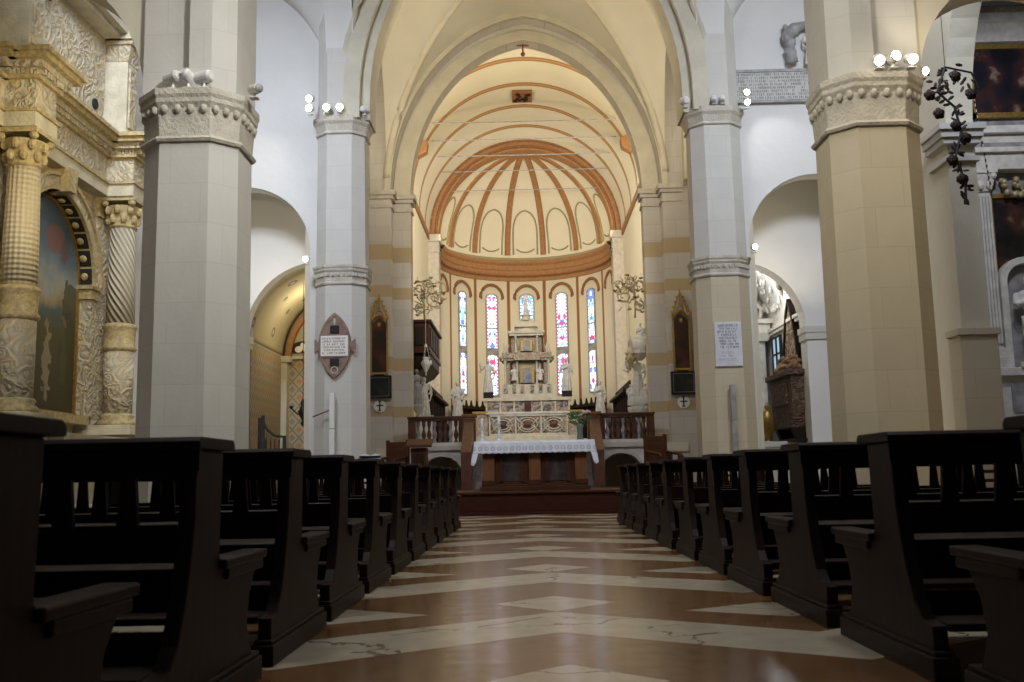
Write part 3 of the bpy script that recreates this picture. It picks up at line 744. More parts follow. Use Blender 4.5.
# ============================================================ PRESBYTERY FRONT, STAIR, BALUSTRADES
g = G()
for s in (-1, 1):
    cx = -2.27 if s < 0 else 2.53
    a, b = sorted(((-1.62 if s < 0 else 1.9), (-3.2 if s < 0 else 3.48)))
    arch_wall(g, a, b, 0, 1.6, [(cx+.56*math.cos(PI-PI*i/20), .80+.54*math.sin(PI*i/20)) for i in range(21)], 27.0, 27.4)
st('wall_crypt_front', g, 'white')
g = G()
for cx in (-2.27, 2.53):
    g.strip([(cx+.56*math.cos(PI*i/20), .80+.54*math.sin(PI*i/20)) for i in range(21)], [(cx+.66*math.cos(PI*i/20), .80+.64*math.sin(PI*i/20)) for i in range(21)], 26.94, 27.02)
g.box(-3.2, -1.62, 26.9, 27.1, 1.5, 1.62).box(1.9, 3.48, 26.9, 27.1, 1.5, 1.62)
st('trim_21', g, 'stonew')
t = thing('presbytery_stair', 'flight of pale stone steps rising behind the altar table', 'stairs', (.15, 25.4, 0))
for i in range(6): obj('step', G().box(-1.6, 1.6, .32*i, 2.1, .47+.19*i if i else .30, .47+.19*(i+1)), 'steps', t, bevel=.01)
for s, nm in ((-1, 'left'), (1, 'right')):
    x = .15+s*1.66
    t = thing('stair_parapet', 'red-brown marble parapet with squared post on the %s of the presbytery stair' % nm, 'parapet', (x, 26.0, 0))
    obj('panel', G().prism([(-.9, .47), (-.9, 1.4), (.75, 2.36), (1.0, 2.36), (1.0, .47)], -.13, .13, 'x'), 'redmarble', t, bevel=.01)
    obj('post', G().box(-.17, .17, .66, 1.0, 1.55, 2.36).box(-.2, .2, .62, 1.04, 2.36, 2.44).box(-.2, .2, .62, 1.04, 1.55, 1.64), 'wood2', t, bevel=.01)
def balustrade(x0, x1, nm, n):
    t = thing('balustrade', 'stone balustrade with turned balusters on the %s of the presbytery' % nm, 'balustrade', ((x0+x1)/2, 27.15, 1.62)); h = (x1-x0)/2
    obj('base_rail', G().box(-h, h, -.12, .12, 0, .09), 'marble', t)
    obj('top_rail', G().box(-h, h, -.11, .11, .68, .74).box(-h-.02, h+.02, -.14, .14, .74, .80), 'redmarble', t, bevel=.01)
    for x in (-h+.1, h-.1): obj('post', G().box(x-.1, x+.1, -.1, .1, .09, .68), 'redmarble', t)
    b = None
    for i in range(n):
        x = -h+.2+(2*h-.4)*(i+.5)/n
        g = G(); g.lathe([(.055, .09), (.055, .13), (.03, .16), (.062, .27), (.066, .33), (.03, .44), (.028, .50), (.05, .56), (.05, .60), (.055, .68)], (x, 0, 0), 10)
        obj('baluster', g, 'redmarble' if i % 3 else 'marbled', t, smooth=True)
balustrade(-3.18, -1.62, 'left', 8)
balustrade(1.93, 3.46, 'right', 8)

# ============================================================ STATUES
def figure(g, h, arms='robe', robe=True, cx=0, cy=0, z0=0, lean=0):
    """standing figure of height h, draped"""
    T = g.T; g.T = T @ Matrix.Translation((cx, cy, z0)) @ Matrix.Scale(h, 4)
    if robe:
        for i in range(9):
            a = 2*PI*i/9; g.tube([(.135*math.cos(a), .10*math.sin(a), .0), (.11*math.cos(a+.2), .09*math.sin(a+.2), .28), (.06*math.cos(a+.3)+lean, .05*math.sin(a+.3), .62)], .034, 6, .03)
        g.ell((0, 0, .20), (.13, .10, .24), 12, 8); g.ell((lean*.5, 0, .45), (.105, .08, .17), 12, 8)
    else:
        for s in (-1, 1):
            g.tube([(s*.05, 0, .50), (s*.06, -.02*(s > 0), .28), (s*.055, .02*(s < 0), .05)], .058, 8, .03); g.ell((s*.06, -.04, .02), (.03, .07, .02), 8, 5)
        for i in range(7): g.tube([(-.10+.03*i, -.06, .53-.012*i), (-.07+.03*i, -.075, .33+.03*(i % 2))], .026, 5)
        g.ell((0, 0, .48), (.10, .07, .09), 12, 8)
    g.ell((lean, 0, .70), (.105, .065, .13), 12, 8); g.ell((lean, 0, .79), (.125, .055, .05), 12, 6)
    g.tube([(lean, 0, .80), (lean, -.01, .89)], .032, 8)
    g.ell((lean*.7, -.012, .93), (.048, .058, .068), 12, 8); g.ell((lean*.7, .012, .945), (.056, .056, .062), 10, 7)
    g.ell((lean*.7, -.07, .925), (.01, .014, .014), 6, 4)
    A = {'robe': (((-.13, 0, .79), (-.17, -.04, .64), (-.05, -.12, .58)), ((.13, 0, .79), (.18, -.03, .63), (.09, -.13, .50))),
         'raise': (((-.13, 0, .79), (-.22, -.05, .70), (-.25, -.12, .86)), ((.13, 0, .79), (.18, -.03, .63), (.10, -.12, .56))),
         'cross': (((-.13, 0, .79), (-.16, -.06, .66), (.02, -.10, .72)), ((.13, 0, .79), (.17, -.02, .64), (.10, -.10, .60)))}[arms]
    for L in A:
        g.tube([L[0], L[1]], .042, 8, .033); g.tube([L[1], L[2]], .033, 8, .024); g.ell(L[2], (.026, .026, .03), 8, 5)
        if robe: g.tube([L[0], (L[1][0]*1.05, 0, L[1][2]-.08), (L[2][0]*1.3, -.06, L[2][2]-.18)], .045, 6, .02)
    g.T = T
def statue(label, loc, h, ped, arms='robe', rz=0, pw=.2, robe=True, m='statue', pm='statue', grp='marble statues of the presbytery'):
    t = thing('marble_statue', label, 'statue', loc, rz, grp)
    if ped: obj('pedestal', G().box(-pw*1.15, pw*1.15, -pw*1.1, pw*1.1, 0, .08).box(-pw, pw, -pw, pw, .08, ped-.06).box(-pw*1.15, pw*1.15, -pw*1.1, pw*1.1, ped-.06, ped), pm, t)
    g = G(); figure(g, h, arms, robe, z0=ped-.01); obj('figure', g, m, t, smooth=True, remesh=h*.013)
    return t
statue('white marble robed statue on a pedestal behind the left balustrade, left of the altar', (-2.0, 29.5, 1.6), 1.05, .95, 'robe', .2)
statue('white marble robed statue on a pedestal behind the right balustrade', (2.2, 29.5, 1.6), 1.0, .93, 'cross', -.2)
statue('white marble statue with raised arm under the dark wooden organ gallery', (-2.98, 29.5, 1.6), 1.15, 1.0, 'raise', .3)
statue('pale marble angel standing on the left end of the high altar', (-1.12, 30.45, 3.16), 1.02, .16, 'raise', .1, .13, pm='dark')
statue('pale marble angel standing on the right end of the high altar', (1.27, 30.45, 3.16), 1.02, .16, 'cross', -.1, .13, pm='dark')
# relief figure on the chancel jamb
t = thing('wall_statue', 'grey stone figure on a bracket fixed to the left jamb of the chancel arch', 'statue', (-3.12, 28.75, 2.75), .5)
obj('bracket', G().lathe([(.03, -.12), (.12, 0), (.19, .08), (.19, .12)], n=10), 'cap', t); g = G(); figure(g, 1.05, 'cross', z0=.1); obj('figure', g, 'marbled', t, smooth=True, remesh=.014)
# monument on the right jamb
t = thing('wall_monument', 'tall white marble monument of stacked figures and urn on the right choir wall', 'monument', (3.3, 29.1, 2.5), -.35)
obj('corbel', G().lathe([(.05, -.25), (.16, -.1), (.30, .02), (.34, .12), (.34, .2)], n=14), 'marble', t)
g = G(); figure(g, 1.25, 'raise', z0=.45, cx=-.02); figure(g, .62, 'robe', z0=.25, cx=-.24, cy=-.05); figure(g, .62, 'cross', z0=.25, cx=.22, cy=-.05)
g.ell((0, 0, .35), (.32, .2, .2), 12, 8); obj('lower_figures', g, 'statue', t, smooth=True, remesh=.02)
obj('shelf', G().lathe([(.14, 1.55), (.26, 1.66), (.36, 1.74), (.36, 1.82)], n=14), 'marble', t)
g = G(); g.ell((.05, 0, 2.0), (.27, .2, .26), 12, 8); figure(g, .75, 'cross', z0=1.9, cx=.12); g.ell((-.18, -.02, 2.1), (.1, .1, .18)); obj('upper_figures', g, 'statue', t, smooth=True, remesh=.018)

# ============================================================ HIGH ALTAR
t = thing('high_altar', 'inlaid marble high altar with tiered columned tabernacle rising before the windows', 'altar', (.07, 30.0, 1.6))
obj('predella', G().box(-1.9, 1.9, -.6, 2.2, 0, .12).box(-1.75, 1.75, -.45, 2.0, .12, .24).box(-1.6, 1.6, -.3, 1.9, .24, .36), 'hip', t, bevel=.01)
obj('altar_block', G().box(-1.18, 1.18, .02, 1.0, .36, 1.0), 'frieze', t)
f = obj('antependium_frame', G(), 'gold', t) if False else None
g = G()
for x in (-1.18, -.40, .36, 1.14): g.box(x, x+.05, -.03, .03, .40, 1.0)
g.box(-1.18, 1.19, -.03, .03, .36, .44).box(-1.18, 1.19, -.03, .03, .95, 1.02)
fr = obj('antependium_frame', g, 'hip', t, bevel=.008)
for x in (-.77, -.02, .76):
    g = G()
    for r in (.25, .17):
        pts = [(x+r*1.15*math.cos(2*PI*i/24), -.02, .70+r*.85*math.sin(2*PI*i/24)) for i in range(25)]; g.tube(pts, .018, 6)
    for s in (-1, 1):
        for u in (-1, 1): g.tube([(x+s*.12, -.02, .70), (x+s*.24, -.03, .70+u*.10), (x+s*.32, -.02, .70+u*.20)], .018, 5)
    obj('scroll_inlay', g, 'hip', t, smooth=True)
    obj('cartouche', G().ell((x, -.02, .70), (.13, .03, .085), 12, 8), 'redmarble', t, smooth=True)
for s in (-1, 1):
    obj('side_door', G().box(*sorted((s*1.2, s*1.62)), .05, .3, .36, 1.05), 'hi', t); obj('side_door_moulding', G().box(*sorted((s*1.2, s*1.66)), .0, .34, 1.05, 1.12), 'gold', t)
obj('mensa', G().box(-1.27, 1.27, -.06, 1.0, 1.02, 1.07), 'marble', t, bevel=.01)
obj('gradine', G().box(-1.25, 1.25, .35, 1.2, 1.07, 1.45), 'frieze', t)
g = G()
for x in [-1.25+.417*i for i in range(7)]: g.box(x-.025, x+.025, .31, .36, 1.07, 1.45)
g.box(-1.28, 1.28, .30, 1.2, 1.07, 1.11).box(-1.32, 1.32, .28, 1.22, 1.44, 1.53); obj('gradine_moulding', g, 'hip', t)
obj('door', G().box(-.1, .1, .30, .36, 1.1, 1.44), 'redmarble', t)
def tier(z0, z1, hw, d, cols, r, nm):
    b = obj(nm, G().box(-hw+.06, hw-.06, .55, .55+d, z0, z1), 'hi', t)
    h = z1-z0
    for x in cols:
        c = obj('column', G().lathe([(r*1.5, z0), (r*1.5, z0+.05), (r, z0+.07), (r*.85, z1-.12), (r*1.5, z1-.04), (r*1.5, z1)], (x, .48, 0), 10), 'redmarble' if round(abs(x), 2) in (.48, .50) else 'hip', b, smooth=True)
    return b
obj('tabernacle_plinth', G().box(-.82, .82, .36, 1.3, 1.53, 1.62).box(-.76, .76, .42, 1.25, 1.62, 1.84), 'hip', t, bevel=.01)
for x in (-.66, -.4, -.15, .15, .4, .66): obj('inlay', G().box(x-.055, x+.055, .38, .44, 1.64, 1.83), 'frieze', t)
b = tier(1.84, 2.86, .74, .6, (-.66, -.48, -.30, .30, .48, .66), .035, 'lower_tier')
obj('door', G().prism([(-.14, 1.9), (.14, 1.9)]+arc(0, 2.4, .14, 0, 180, 10), .42, .5), mat('blue_inlay', (.12, .18, .36), .4, col2=(.45, .35, .2), nscale=9), b)
obj('door_frame', G().strip([(-.14, 1.9)]+arc(0, 2.4, .14, 180, 0, 10)+[(.14, 1.9)], [(-.21, 1.9)]+arc(0, 2.4, .21, 180, 0, 10)+[(.21, 1.9)], .40, .5), 'gold', b)
for s in (-1, 1): obj('niche_figure', (lambda q: (figure(q, .6, 'robe', cx=s*.39, cy=.46, z0=2.0), q)[1])(G()), 'statue', b, smooth=True, remesh=.014)
obj('lower_cornice', G().box(-.78, .78, .42, 1.2, 2.86, 2.93).box(-.84, .84, .38, 1.25, 2.93, 3.0).box(-.40, .40, .32, 1.2, 2.86, 3.02).box(-.76, .76, .44, 1.2, 3.0, 3.12), 'hi', t, bevel=.01)
for s in (-1, 1):
    for x in (.7, .62):
        g = G(); g.lathe([(.045, 3.12), (.05, 3.18), (.02, 3.22), (.035, 3.3), (.012, 3.5), (.004, 3.56)], (s*x, .6, 0), 8); obj('obelisk', g, 'hip', t, smooth=True)
b = tier(3.12, 3.82, .56, .5, (-.50, -.33, .33, .50), .03, 'upper_tier')
obj('door', G().prism([(-.11, 3.18), (.11, 3.18)]+arc(0, 3.5, .11, 0, 180, 10), .42, .5), 'marbled', b)
obj('door_frame', G().strip([(-.11, 3.18)]+arc(0, 3.5, .11, 180, 0, 10)+[(.11, 3.18)], [(-.17, 3.18)]+arc(0, 3.5, .17, 180, 0, 10)+[(.17, 3.18)], .40, .5), 'gold', b)
for s in (-1, 1): obj('volute', G().tube([(s*.5, .6, 3.14), (s*.60, .6, 3.2), (s*.58, .6, 3.34), (s*.5, .6, 3.5), (s*.49, .6, 3.7)], .035, 6), 'hip', b, smooth=True)
obj('upper_cornice', G().box(-.52, .52, .42, 1.1, 3.82, 3.88).box(-.56, .56, .38, 1.14, 3.88, 3.95).prism([(-.34, 3.95), (.34, 3.95), (0, 4.12)], .42, .6), 'hip', t)
obj('drum', G().box(-.38, .38, .5, 1.0, 3.95, 4.2, (-.30, .30, .52, .98)), 'hi', t)
obj('dome_cornice', G().box(-.36, .36, .46, 1.05, 4.2, 4.28).box(-.33, .33, .5, 1.0, 4.28, 4.4, (-.22, .22, .6, .95)), 'hip', t)
obj('lantern', G().lathe([(.22, 4.4), (.22, 4.46), (.14, 4.5), (.13, 4.66), (.17, 4.68), (.17, 4.72), (.07, 4.8)], (0, .75, 0), 12), 'hip', t, smooth=False)
g = G(); figure(g, .5, 'raise', z0=4.78, cy=.75); obj('risen_figure', g, 'statue', t, smooth=True, remesh=.012)
ZK = [(1.53, 1.53), (1.84, 1.95), (2.86, 2.68), (3.12, 2.93), (3.82, 3.45), (3.95, 3.6), (4.2, 3.73), (4.4, 3.95), (4.8, 4.17), (5.28, 4.85)]
def zmap(z):
    for (a, c), (b, d) in zip(ZK, ZK[1:]):
        if a <= z <= b: return c+(d-c)*(z-a)/(b-a)
    return z if z < 1.53 else z+ZK[-1][1]-ZK[-1][0]
for o in t.children_recursive:
    for v in o.data.vertices: v.co.z = zmap(v.co.z)

# ============================================================ CHOIR STALLS
def stall_bank(pts, label, n):
    t = thing('choir_stalls', label, 'choir stalls', (0, 0, 1.6), group='carved choir stalls')
    g = G(); h = G(); pn = G()
    P = [Vector((x, y)) for x, y in pts]
    for a, b in zip(P, P[1:]):
        d = (b-a).normalized(); nrm = Vector((-d.y, d.x)); ang = math.atan2(d.y, d.x); L = (b-a).length
        T = Matrix.Translation((a.x, a.y, 0)) @ Matrix.Rotation(ang, 4, 'Z')
        for q in (g, h, pn): q.T = T
        g.box(0, L, -.06, .06, 0, 2.1); g.box(0, L, -.55, 0, .3, .5); g.box(-.02, L+.02, -.28, .1, 2.1, 2.2)
        k = max(1, round(L/.65))
        for i in range(k+1): pn.box(i*L/k-.03, i*L/k+.03, -.5, -.05, 0, 1.2); pn.box(i*L/k-.03, i*L/k+.03, -.14, -.05, 1.2, 2.1)
        for i in range(k*2):
            x = (i+.5)*L/(k*2); h.prism([(x-L/k/4, 2.2), (x+L/k/4, 2.2), (x+.05, 2.3), (x+.02, 2.45), (x, 2.5), (x-.02, 2.45), (x-.05, 2.3)], -.05, .02)
    obj('backboard', g, 'stall', t); obj('crest', h, 'stall', t); obj('seat_divider', pn, 'stall', t)
    return t
RR = 3.25
c = [(NC+RR*math.sin(math.radians(a)), AY+RR*math.cos(math.radians(a))) for a in range(-78, 79, 12)]
stall_bank(c, 'black carved oak stalls curving round the apse behind the high altar', 13)
stall_bank([(NC-3.6, 35.5), (NC-3.6, 41.3)], 'black carved oak stalls along the left choir wall', 9)
stall_bank([(NC+3.6, 41.3), (NC+3.6, 35.5)], 'black carved oak stalls along the right choir wall', 9)

# ============================================================ ORGAN GALLERY, SCONCES, HANGING LAMPS
t = thing('organ_gallery', 'dark wooden gallery box with tapering underside hung on the left choir wall', 'gallery', (-3.9, 29.0, 0))
obj('body', G().box(0, 1.12, 0, 3.6, 4.48, 5.3), 'wood', t)
obj('cornice', G().box(-.02, 1.2, -.08, 3.68, 5.3, 5.38).box(-.02, 1.16, -.04, 3.64, 4.4, 4.5), 'wood', t, bevel=.01)
for y in (.55, 1.35, 2.15, 2.95): obj('side_panel', G().box(1.1, 1.15, y-.3, y+.3, 4.62, 5.18), 'stall', t, bevel=.01)
obj('front_panel', G().box(.2, .95, -.04, .02, 4.62, 5.18), 'stall', t, bevel=.015)
g = G(); g.prism([(0, 4.4), (1.12, 4.4), (1.12, 4.15), (.95, 3.95), (.75, 3.85), (.62, 3.6), (.4, 3.45), (0, 3.4)], .1, 3.4); obj('underside', g, 'stall', t)
def scroll_sconce(label, loc, mir):
    t = thing('scroll_candelabrum', label, 'candelabrum', loc, 0, 'gilt scrolling candelabra')
    s = mir
    g = G()
    g.tube([(0, 0, -.7), (s*.03, 0, -.2), (0, 0, .3)], .03, 6)
    def spiral(cx, cz, r, a0, turns, d, w=.02): return [(cx+(r*(1-.7*i/30))*math.cos(a0+d*turns*2*PI*i/30), -.03, cz+(r*(1-.7*i/30))*math.sin(a0+d*turns*2*PI*i/30)) for i in range(31)]
    for cx, cz, r, a0, d in ((-.28, -.05, .28, 0, 1), (-.42, .25, .24, -1, -1), (.14, .28, .2, 2.5, 1), (.12, -.35, .17, 1.5, -1), (-.12, .38, .17, -2, 1)):
        g.tube(spiral(s*cx, cz, r, a0, 1.3, d*s), .027, 6)
    obj('scroll', g, 'brass', t, smooth=True)
    g = G()
    for i in range(80):
        a = random.uniform(0, 2*PI); r = random.uniform(.1, .52); R = Matrix.Rotation(random.uniform(0, 6.3), 4, 'Y') @ Matrix.Rotation(random.uniform(0, 6.3), 4, 'X')
        g.ell((s*(-.12+r*math.cos(a)), random.uniform(-.1, .06), r*math.sin(a)), (.018, .045, .09), 6, 4, R)
    obj('leaf', g, 'brass', t, smooth=True)
    for i, (x, z) in enumerate(((-.55, .1), (-.45, -.2), (-.2, .55), (.2, .45), (.25, .05), (.2, -.55), (-.3, .3))):
        c = obj('candle_cup', G().lathe([(.02, -.02), (.06, 0), (.07, .03), (.02, .035)], (s*x, -.08, z), 10), 'gold', t, smooth=True)
        obj('candle', G().lathe([(.014, .03), (.014, .15)], (s*x, -.08, z), 8), 'cloth', c)
    obj('bracket', G().tube([(0, 0, -.3), (s*.35, .0, -.35), (s*.75, 0, -.2)], .025, 6), 'brass', t)
scroll_sconce('gilded scrolling candelabrum above the dark wooden organ gallery on the left', (-2.9, 29.0, 6.05), -1)
scroll_sconce('gilded scrolling candelabrum projecting from the right choir wall above the white monument', (3.25, 28.9, 5.98), 1)
def sanctuary_lamp(label, loc, top, m='marbled'):
    t = thing('hanging_lamp', label, 'lamp', loc, 0, 'hanging sanctuary lamps')
    t.scale = (.78, .78, 1)
    obj('bowl', G().lathe([(.01, -.38), (.03, -.36), (.02, -.30), (.08, -.22), (.17, -.08), (.19, 0), (.13, .03), (.10, .1), (.13, .14), (.05, .16)], n=12), m, t, smooth=True)
    g = G()
    for i in range(3):
        a = 2*PI*i/3+.3; g.tube([(.17*math.cos(a), .17*math.sin(a), 0), (.03*math.cos(a), .03*math.sin(a), .5)], .008, 4)
        g.ell((.19*math.cos(a), .19*math.sin(a), .0), (.04, .04, .07), 8, 5)
    g.tube([(0, 0, .48), (0, 0, top-loc[2])], .008, 4)
    obj('chain', g, m, t); obj('smoke_cap', G().lathe([(.02, .55), (.06, .48), (.07, .45)], n=10), m, t)
    return t
sanctuary_lamp('silver hanging lamp in front of the dark underside of the organ gallery', (-2.86, 28.85, 4.1), 5.4, 'lampw')
sanctuary_lamp('dark brass hanging lamp on a chain beside the white right monument', (3.05, 28.7, 4.1), 6.1, 'brass')

# ============================================================ TIE RODS, VAULT VENT
for i, (y, z, nm) in enumerate(((33.9, 13.15, 'highest and nearest'), (35.3, 13.0, 'second from the top'), (37.3, 13.05, 'middle one'), (39.1, 13.0, 'second from the bottom'), (41.15, 12.8, 'lowest, before the half dome'))):
    L = math.sqrt(CH**2-(z-VS)**2)-.03
    o = obj('tie_rod', G().tube([(-L, 0, 0), (L, 0, 0)], .02, 6), 'marbled'); o.location = (NC, y, z)
    tag(o, 'thin iron tie rod across the choir vault, %s' % nm, 'tie rod', 'iron tie rods of the choir vault')
t = thing('vault_emblem', 'small dark square carved emblem set in the crown of the choir vault', 'emblem', (NC-.03, 35.7, VS+CH-.14))
obj('frame', G().box(-.37, .37, -.5, .5, -.04, .06), 'brown', t, bevel=.01)
g = G()
for i in range(14): g.ell((random.uniform(-.28, .28), random.uniform(-.4, .4), -.06), (.08, .09, .04), 8, 5)
obj('carving', g, 'stall', t)
o = obj('keystone_hook', G().tube([(0, 0, 0), (0, 0, -.3)], .03, 6).box(-.18, .18, -.03, .03, -.04, .0).ell((0, 0, -.3), (.07, .07, .07), 8, 6), 'brown'); o.location = (NC, 28.25, 13.45)
tag(o, 'small brown hook hanging at the tip of the chancel arch', 'hook')

# ============================================================ LEFT SIDE ALTAR (faces +x; local +x = away from the camera, local -y = out of the wall)
t = thing('side_altar', 'tall gilded carved-stone altar frame with columns on the left aisle wall', 'altar', (-8.05, 16.06, 0), PI/2)
def lo(o0, o1): return (-o1, -o0)
obj('steps', G().box(-3.2, 3.2, -2.0, 0, 0, .16).box(-3.0, 3.0, -1.7, 0, .16, .32).box(-2.8, 2.8, -1.4, 0, .32, .48), 'marble', t, bevel=.01)
obj('mensa', G().box(-1.25, 1.25, -1.15, -.1, .48, 1.42).box(-1.35, 1.35, -1.25, -.1, 1.42, 1.54), 'altp', t, bevel=.012)
obj('back_wall', G().box(-2.75, 2.75, -.12, .05, .3, 9.3), 'altp', t)
for s in (-1, 1):
    p = obj('column_pedestal', G().box(s*1.83-.42, s*1.83+.42, -1.12, 0, .48, .62).box(s*1.83-.36, s*1.83+.36, -1.06, 0, .62, 1.62).box(s*1.83-.44, s*1.83+.44, -1.14, 0, 1.62, 1.72).box(s*1.83-.40, s*1.83+.40, -1.10, 0, 1.72, 1.80), 'altp', t, bevel=.01)
    obj('carved_panel', G().box(s*1.83-.25, s*1.83+.25, -1.09, -1.04, .75, 1.5), 'altr', p)
    e = bpy.data.objects.new('column', None); COL.objects.link(e); e.parent = t; e.location = (s*1.83, -.72, 1.80)
    obj('column_base', G().lathe([(.32, 0), (.34, .04), (.32, .09), (.27, .12), (.30, .17), (.27, .21)], n=20), 'altg', e, smooth=True)
    obj('lower_drum', G().lathe([(.255, .2), (.26, 1.35)], n=20), 'altr' if s < 0 else 'altr', e, smooth=True)
    obj('column_ring', G().lathe([(.26, 1.33), (.30, 1.37), (.30, 1.42), (.265, 1.46), (.275, 1.72), (.30, 1.76), (.30, 1.80), (.25, 1.84)], n=20), 'altg', e, smooth=True)
    obj('upper_shaft', G().lathe([(.25, 1.82), (.245, 2.6), (.222, 3.62)], n=24), 'scale' if s < 0 else 'spiral', e, smooth=True)
    g = G(); g.lathe([(.235, 3.60), (.255, 3.63), (.23, 3.66), (.24, 3.80), (.30, 4.0)], n=16)
    for k in range(8):
        a = 2*PI*k/8+.4
        for z, r, q in ((3.76, .255, .06), (3.92, .29, .06)):
            aa = a+(.39 if z > 3.8 else 0); g.ell((r*math.cos(aa), r*math.sin(aa), z), (q, q, .085), 7, 5)
    for k in range(4): a = PI/4+PI/2*k; g.ell((.35*math.cos(a), .35*math.sin(a), 4.04), (.07, .07, .06), 8, 6)
    g.box(-.31, .31, -.31, .31, 4.08, 4.15); obj('capital', g, 'altg', e, smooth=False)
    # pilaster behind each column
    p = obj('pilaster', G().box(s*1.83-.26, s*1.83+.26, -.36, 0, 1.80, 5.6), 'altr', t)
    obj('pilaster_capital', G().box(s*1.83-.28, s*1.83+.28, -.40, 0, 5.6, 5.68).box(s*1.83-.26, s*1.83+.26, -.37, 0, 5.68, 5.95, (s*1.83-.32, s*1.83+.32, -.44, 0)), 'altg', p)
    o = obj('outer_pilaster', G().box(*sorted((s*2.2, s*2.55)), -.22, 0, 1.8, 5.95), 'altr', t)
    # jamb pilasters under the arch
    j = obj('arch_jamb', G().box(*sorted((s*1.31, s*1.53)), -.40, -.05, 1.95, 4.02), 'altr', t)
    obj('jamb_capital', G().box(*sorted((s*1.27, s*1.56)), -.44, -.05, 4.02, 4.08).box(*sorted((s*1.29, s*1.54)), -.42, -.05, 4.08, 4.2).box(*sorted((s*1.25, s*1.58)), -.46, -.05, 4.2, 4.27), 'altg', j)
# arch with carved archivolt and coffered soffit
ao = arc(0, 4.27, 1.33, 180, 0, 36); 
g = G(); g.strip(ao, arc(0, 4.27, 1.37, 180, 0, 36), -.46, -.10); g.strip(arc(0, 4.27, 1.56, 180, 0, 36), arc(0, 4.27, 1.62, 180, 0, 36), -.48, -.10)
A = obj('archivolt', g, 'altg', t)
obj('archivolt_carving', G().strip(arc(0, 4.27, 1.37, 180, 0, 36), arc(0, 4.27, 1.56, 180, 0, 36), -.43, -.10), 'altr', A)
g = G()
for i in range(13):
    a = PI*(i+.5)/13; g.T = Matrix.Translation((0, 0, 4.27)) @ Matrix.Rotation(-a+PI/2, 4, 'Y')
    g.box(-.14, .14, -.40, -.14, 1.315, 1.335); g.T = Matrix.Identity(4)
cf = obj('coffers', g, 'dark', A)
for i in range(13):
    g = G(); a = PI*(i+.5)/13; g.T = Matrix.Translation((0, 0, 4.27)) @ Matrix.Rotation(-a+PI/2, 4, 'Y')
    g.ell((0, -.27, 1.31), (.07, .07, .03), 8, 5); obj('rosette', g, 'altg', A, smooth=True)
# spandrel wall between arch and architrave
g = G(); op = arc(0, 4.27, 1.60, 180, 0, 36)
g.prism([(-1.6, 4.27)]+op[:19]+[(0, 5.97), (-1.6, 5.97)], -.30, 0); g.prism([(1.6, 4.27)]+op[::-1][:19]+[(0, 5.97), (1.6, 5.97)], -.30, 0)
sp = obj('spandrel', g, 'alt', t)
for s in (-1, 1): obj('roundel', G().lathe([(.01, -.36), (.12, -.34), (.16, -.33), (.17, -.28)], (s*1.32, 0, 5.55), 16, ax='y'), 'marbled', sp, smooth=True)
obj('keystone', G().prism([(-.10, 5.58), (.10, 5.58), (.16, 5.97), (-.16, 5.97)], -.62, -.3), 'altg', t)
obj('sill', G().box(-1.35, 1.35, -.42, -.05, 1.80, 1.95), 'altg', t)
def entab(name, z0, z1, o, e, m, par=None):
    g = G(); g.box(-2.3-e, 2.3+e, -.55-o, 0, z0, z1)
    for s in (-1, 1): g.box(s*1.83-.34-e, s*1.83+.34+e, -1.02-o, 0, z0, z1)
    return obj(name, g, m, par or t)
a = entab('architrave', 5.95, 6.17, 0, 0, 'altp'); entab('architrave_moulding', 6.17, 6.22, .04, .04, 'altg', a)
a = entab('carved_frieze', 6.22, 6.66, -.02, -.02, 'altr')
a = entab('cornice', 6.66, 6.72, .05, .05, 'altg')
g = G()
for i in range(46):
    x = -2.3+4.6*(i+.5)/46; g.box(x-.03, x+.03, -.66, -.5, 6.72, 6.80)
for s in (-1, 1):
    for i in range(8): x = s*1.83-.37+.74*(i+.5)/8; g.box(x-.03, x+.03, -1.14, -1.0, 6.72, 6.80)
    for i in range(8): y = -1.05+.5*(i+.5)/8; g.box(s*1.83-.40, s*1.83+.40, y-.025, y+.025, 6.72, 6.80)
obj('dentils', g, 'altr', a)
entab('cornice_shelf', 6.80, 6.90, .14, .14, 'altr', a); entab('cornice_shelf', 6.90, 6.98, .24, .24, 'altg', a); entab('cornice_top', 6.98, 7.05, .30, .30, 'altg', a)
# attic
obj('attic_panel', G().box(-1.5, 1.5, -.42, 0, 7.05, 9.0), 'altr', t)
for s in (-1, 1):
    p = obj('attic_pilaster', G().box(s*1.83-.28, s*1.83+.28, -.85, 0, 7.05, 7.2).box(s*1.83-.23, s*1.83+.23, -.80, 0, 7.2, 8.55), 'altp', t)
    obj('attic_pilaster_relief', G().box(s*1.83-.15, s*1.83+.15, -.83, -.79, 7.3, 8.45), 'altr', p)
    obj('attic_capital', G().box(s*1.83-.24, s*1.83+.24, -.81, 0, 8.55, 8.85, (s*1.83-.30, s*1.83+.30, -.88, 0)).box(s*1.83-.34, s*1.83+.34, -.92, 0, 8.85, 8.93), 'altr', p)
a = obj('attic_cornice', G().box(-2.2, 2.2, -.72, 0, 8.93, 9.02).box(-2.35, 2.35, -.85, 0, 9.02, 9.14).box(-2.15, -1.43, -1.0, 0, 8.93, 9.14).box(1.43, 2.15, -1.0, 0, 8.93, 9.14), 'altp', t)
g = G(); g.strip(arc(0, 9.14, 1.75, 180, 0, 30), arc(0, 9.14, 2.1, 180, 0, 30), -.9, 0); L = obj('lunette_arch', g, 'alt', t)
g = G()
for i in range(15):
    an = PI*(i+.5)/15; g.T = Matrix.Translation((0, 0, 9.14)) @ Matrix.Rotation(-an+PI/2, 4, 'Y')
    for y in (-.75, -.5, -.25): g.box(-.13, .13, y-.10, y+.10, 1.73, 1.755)
    g.T = Matrix.Identity(4)
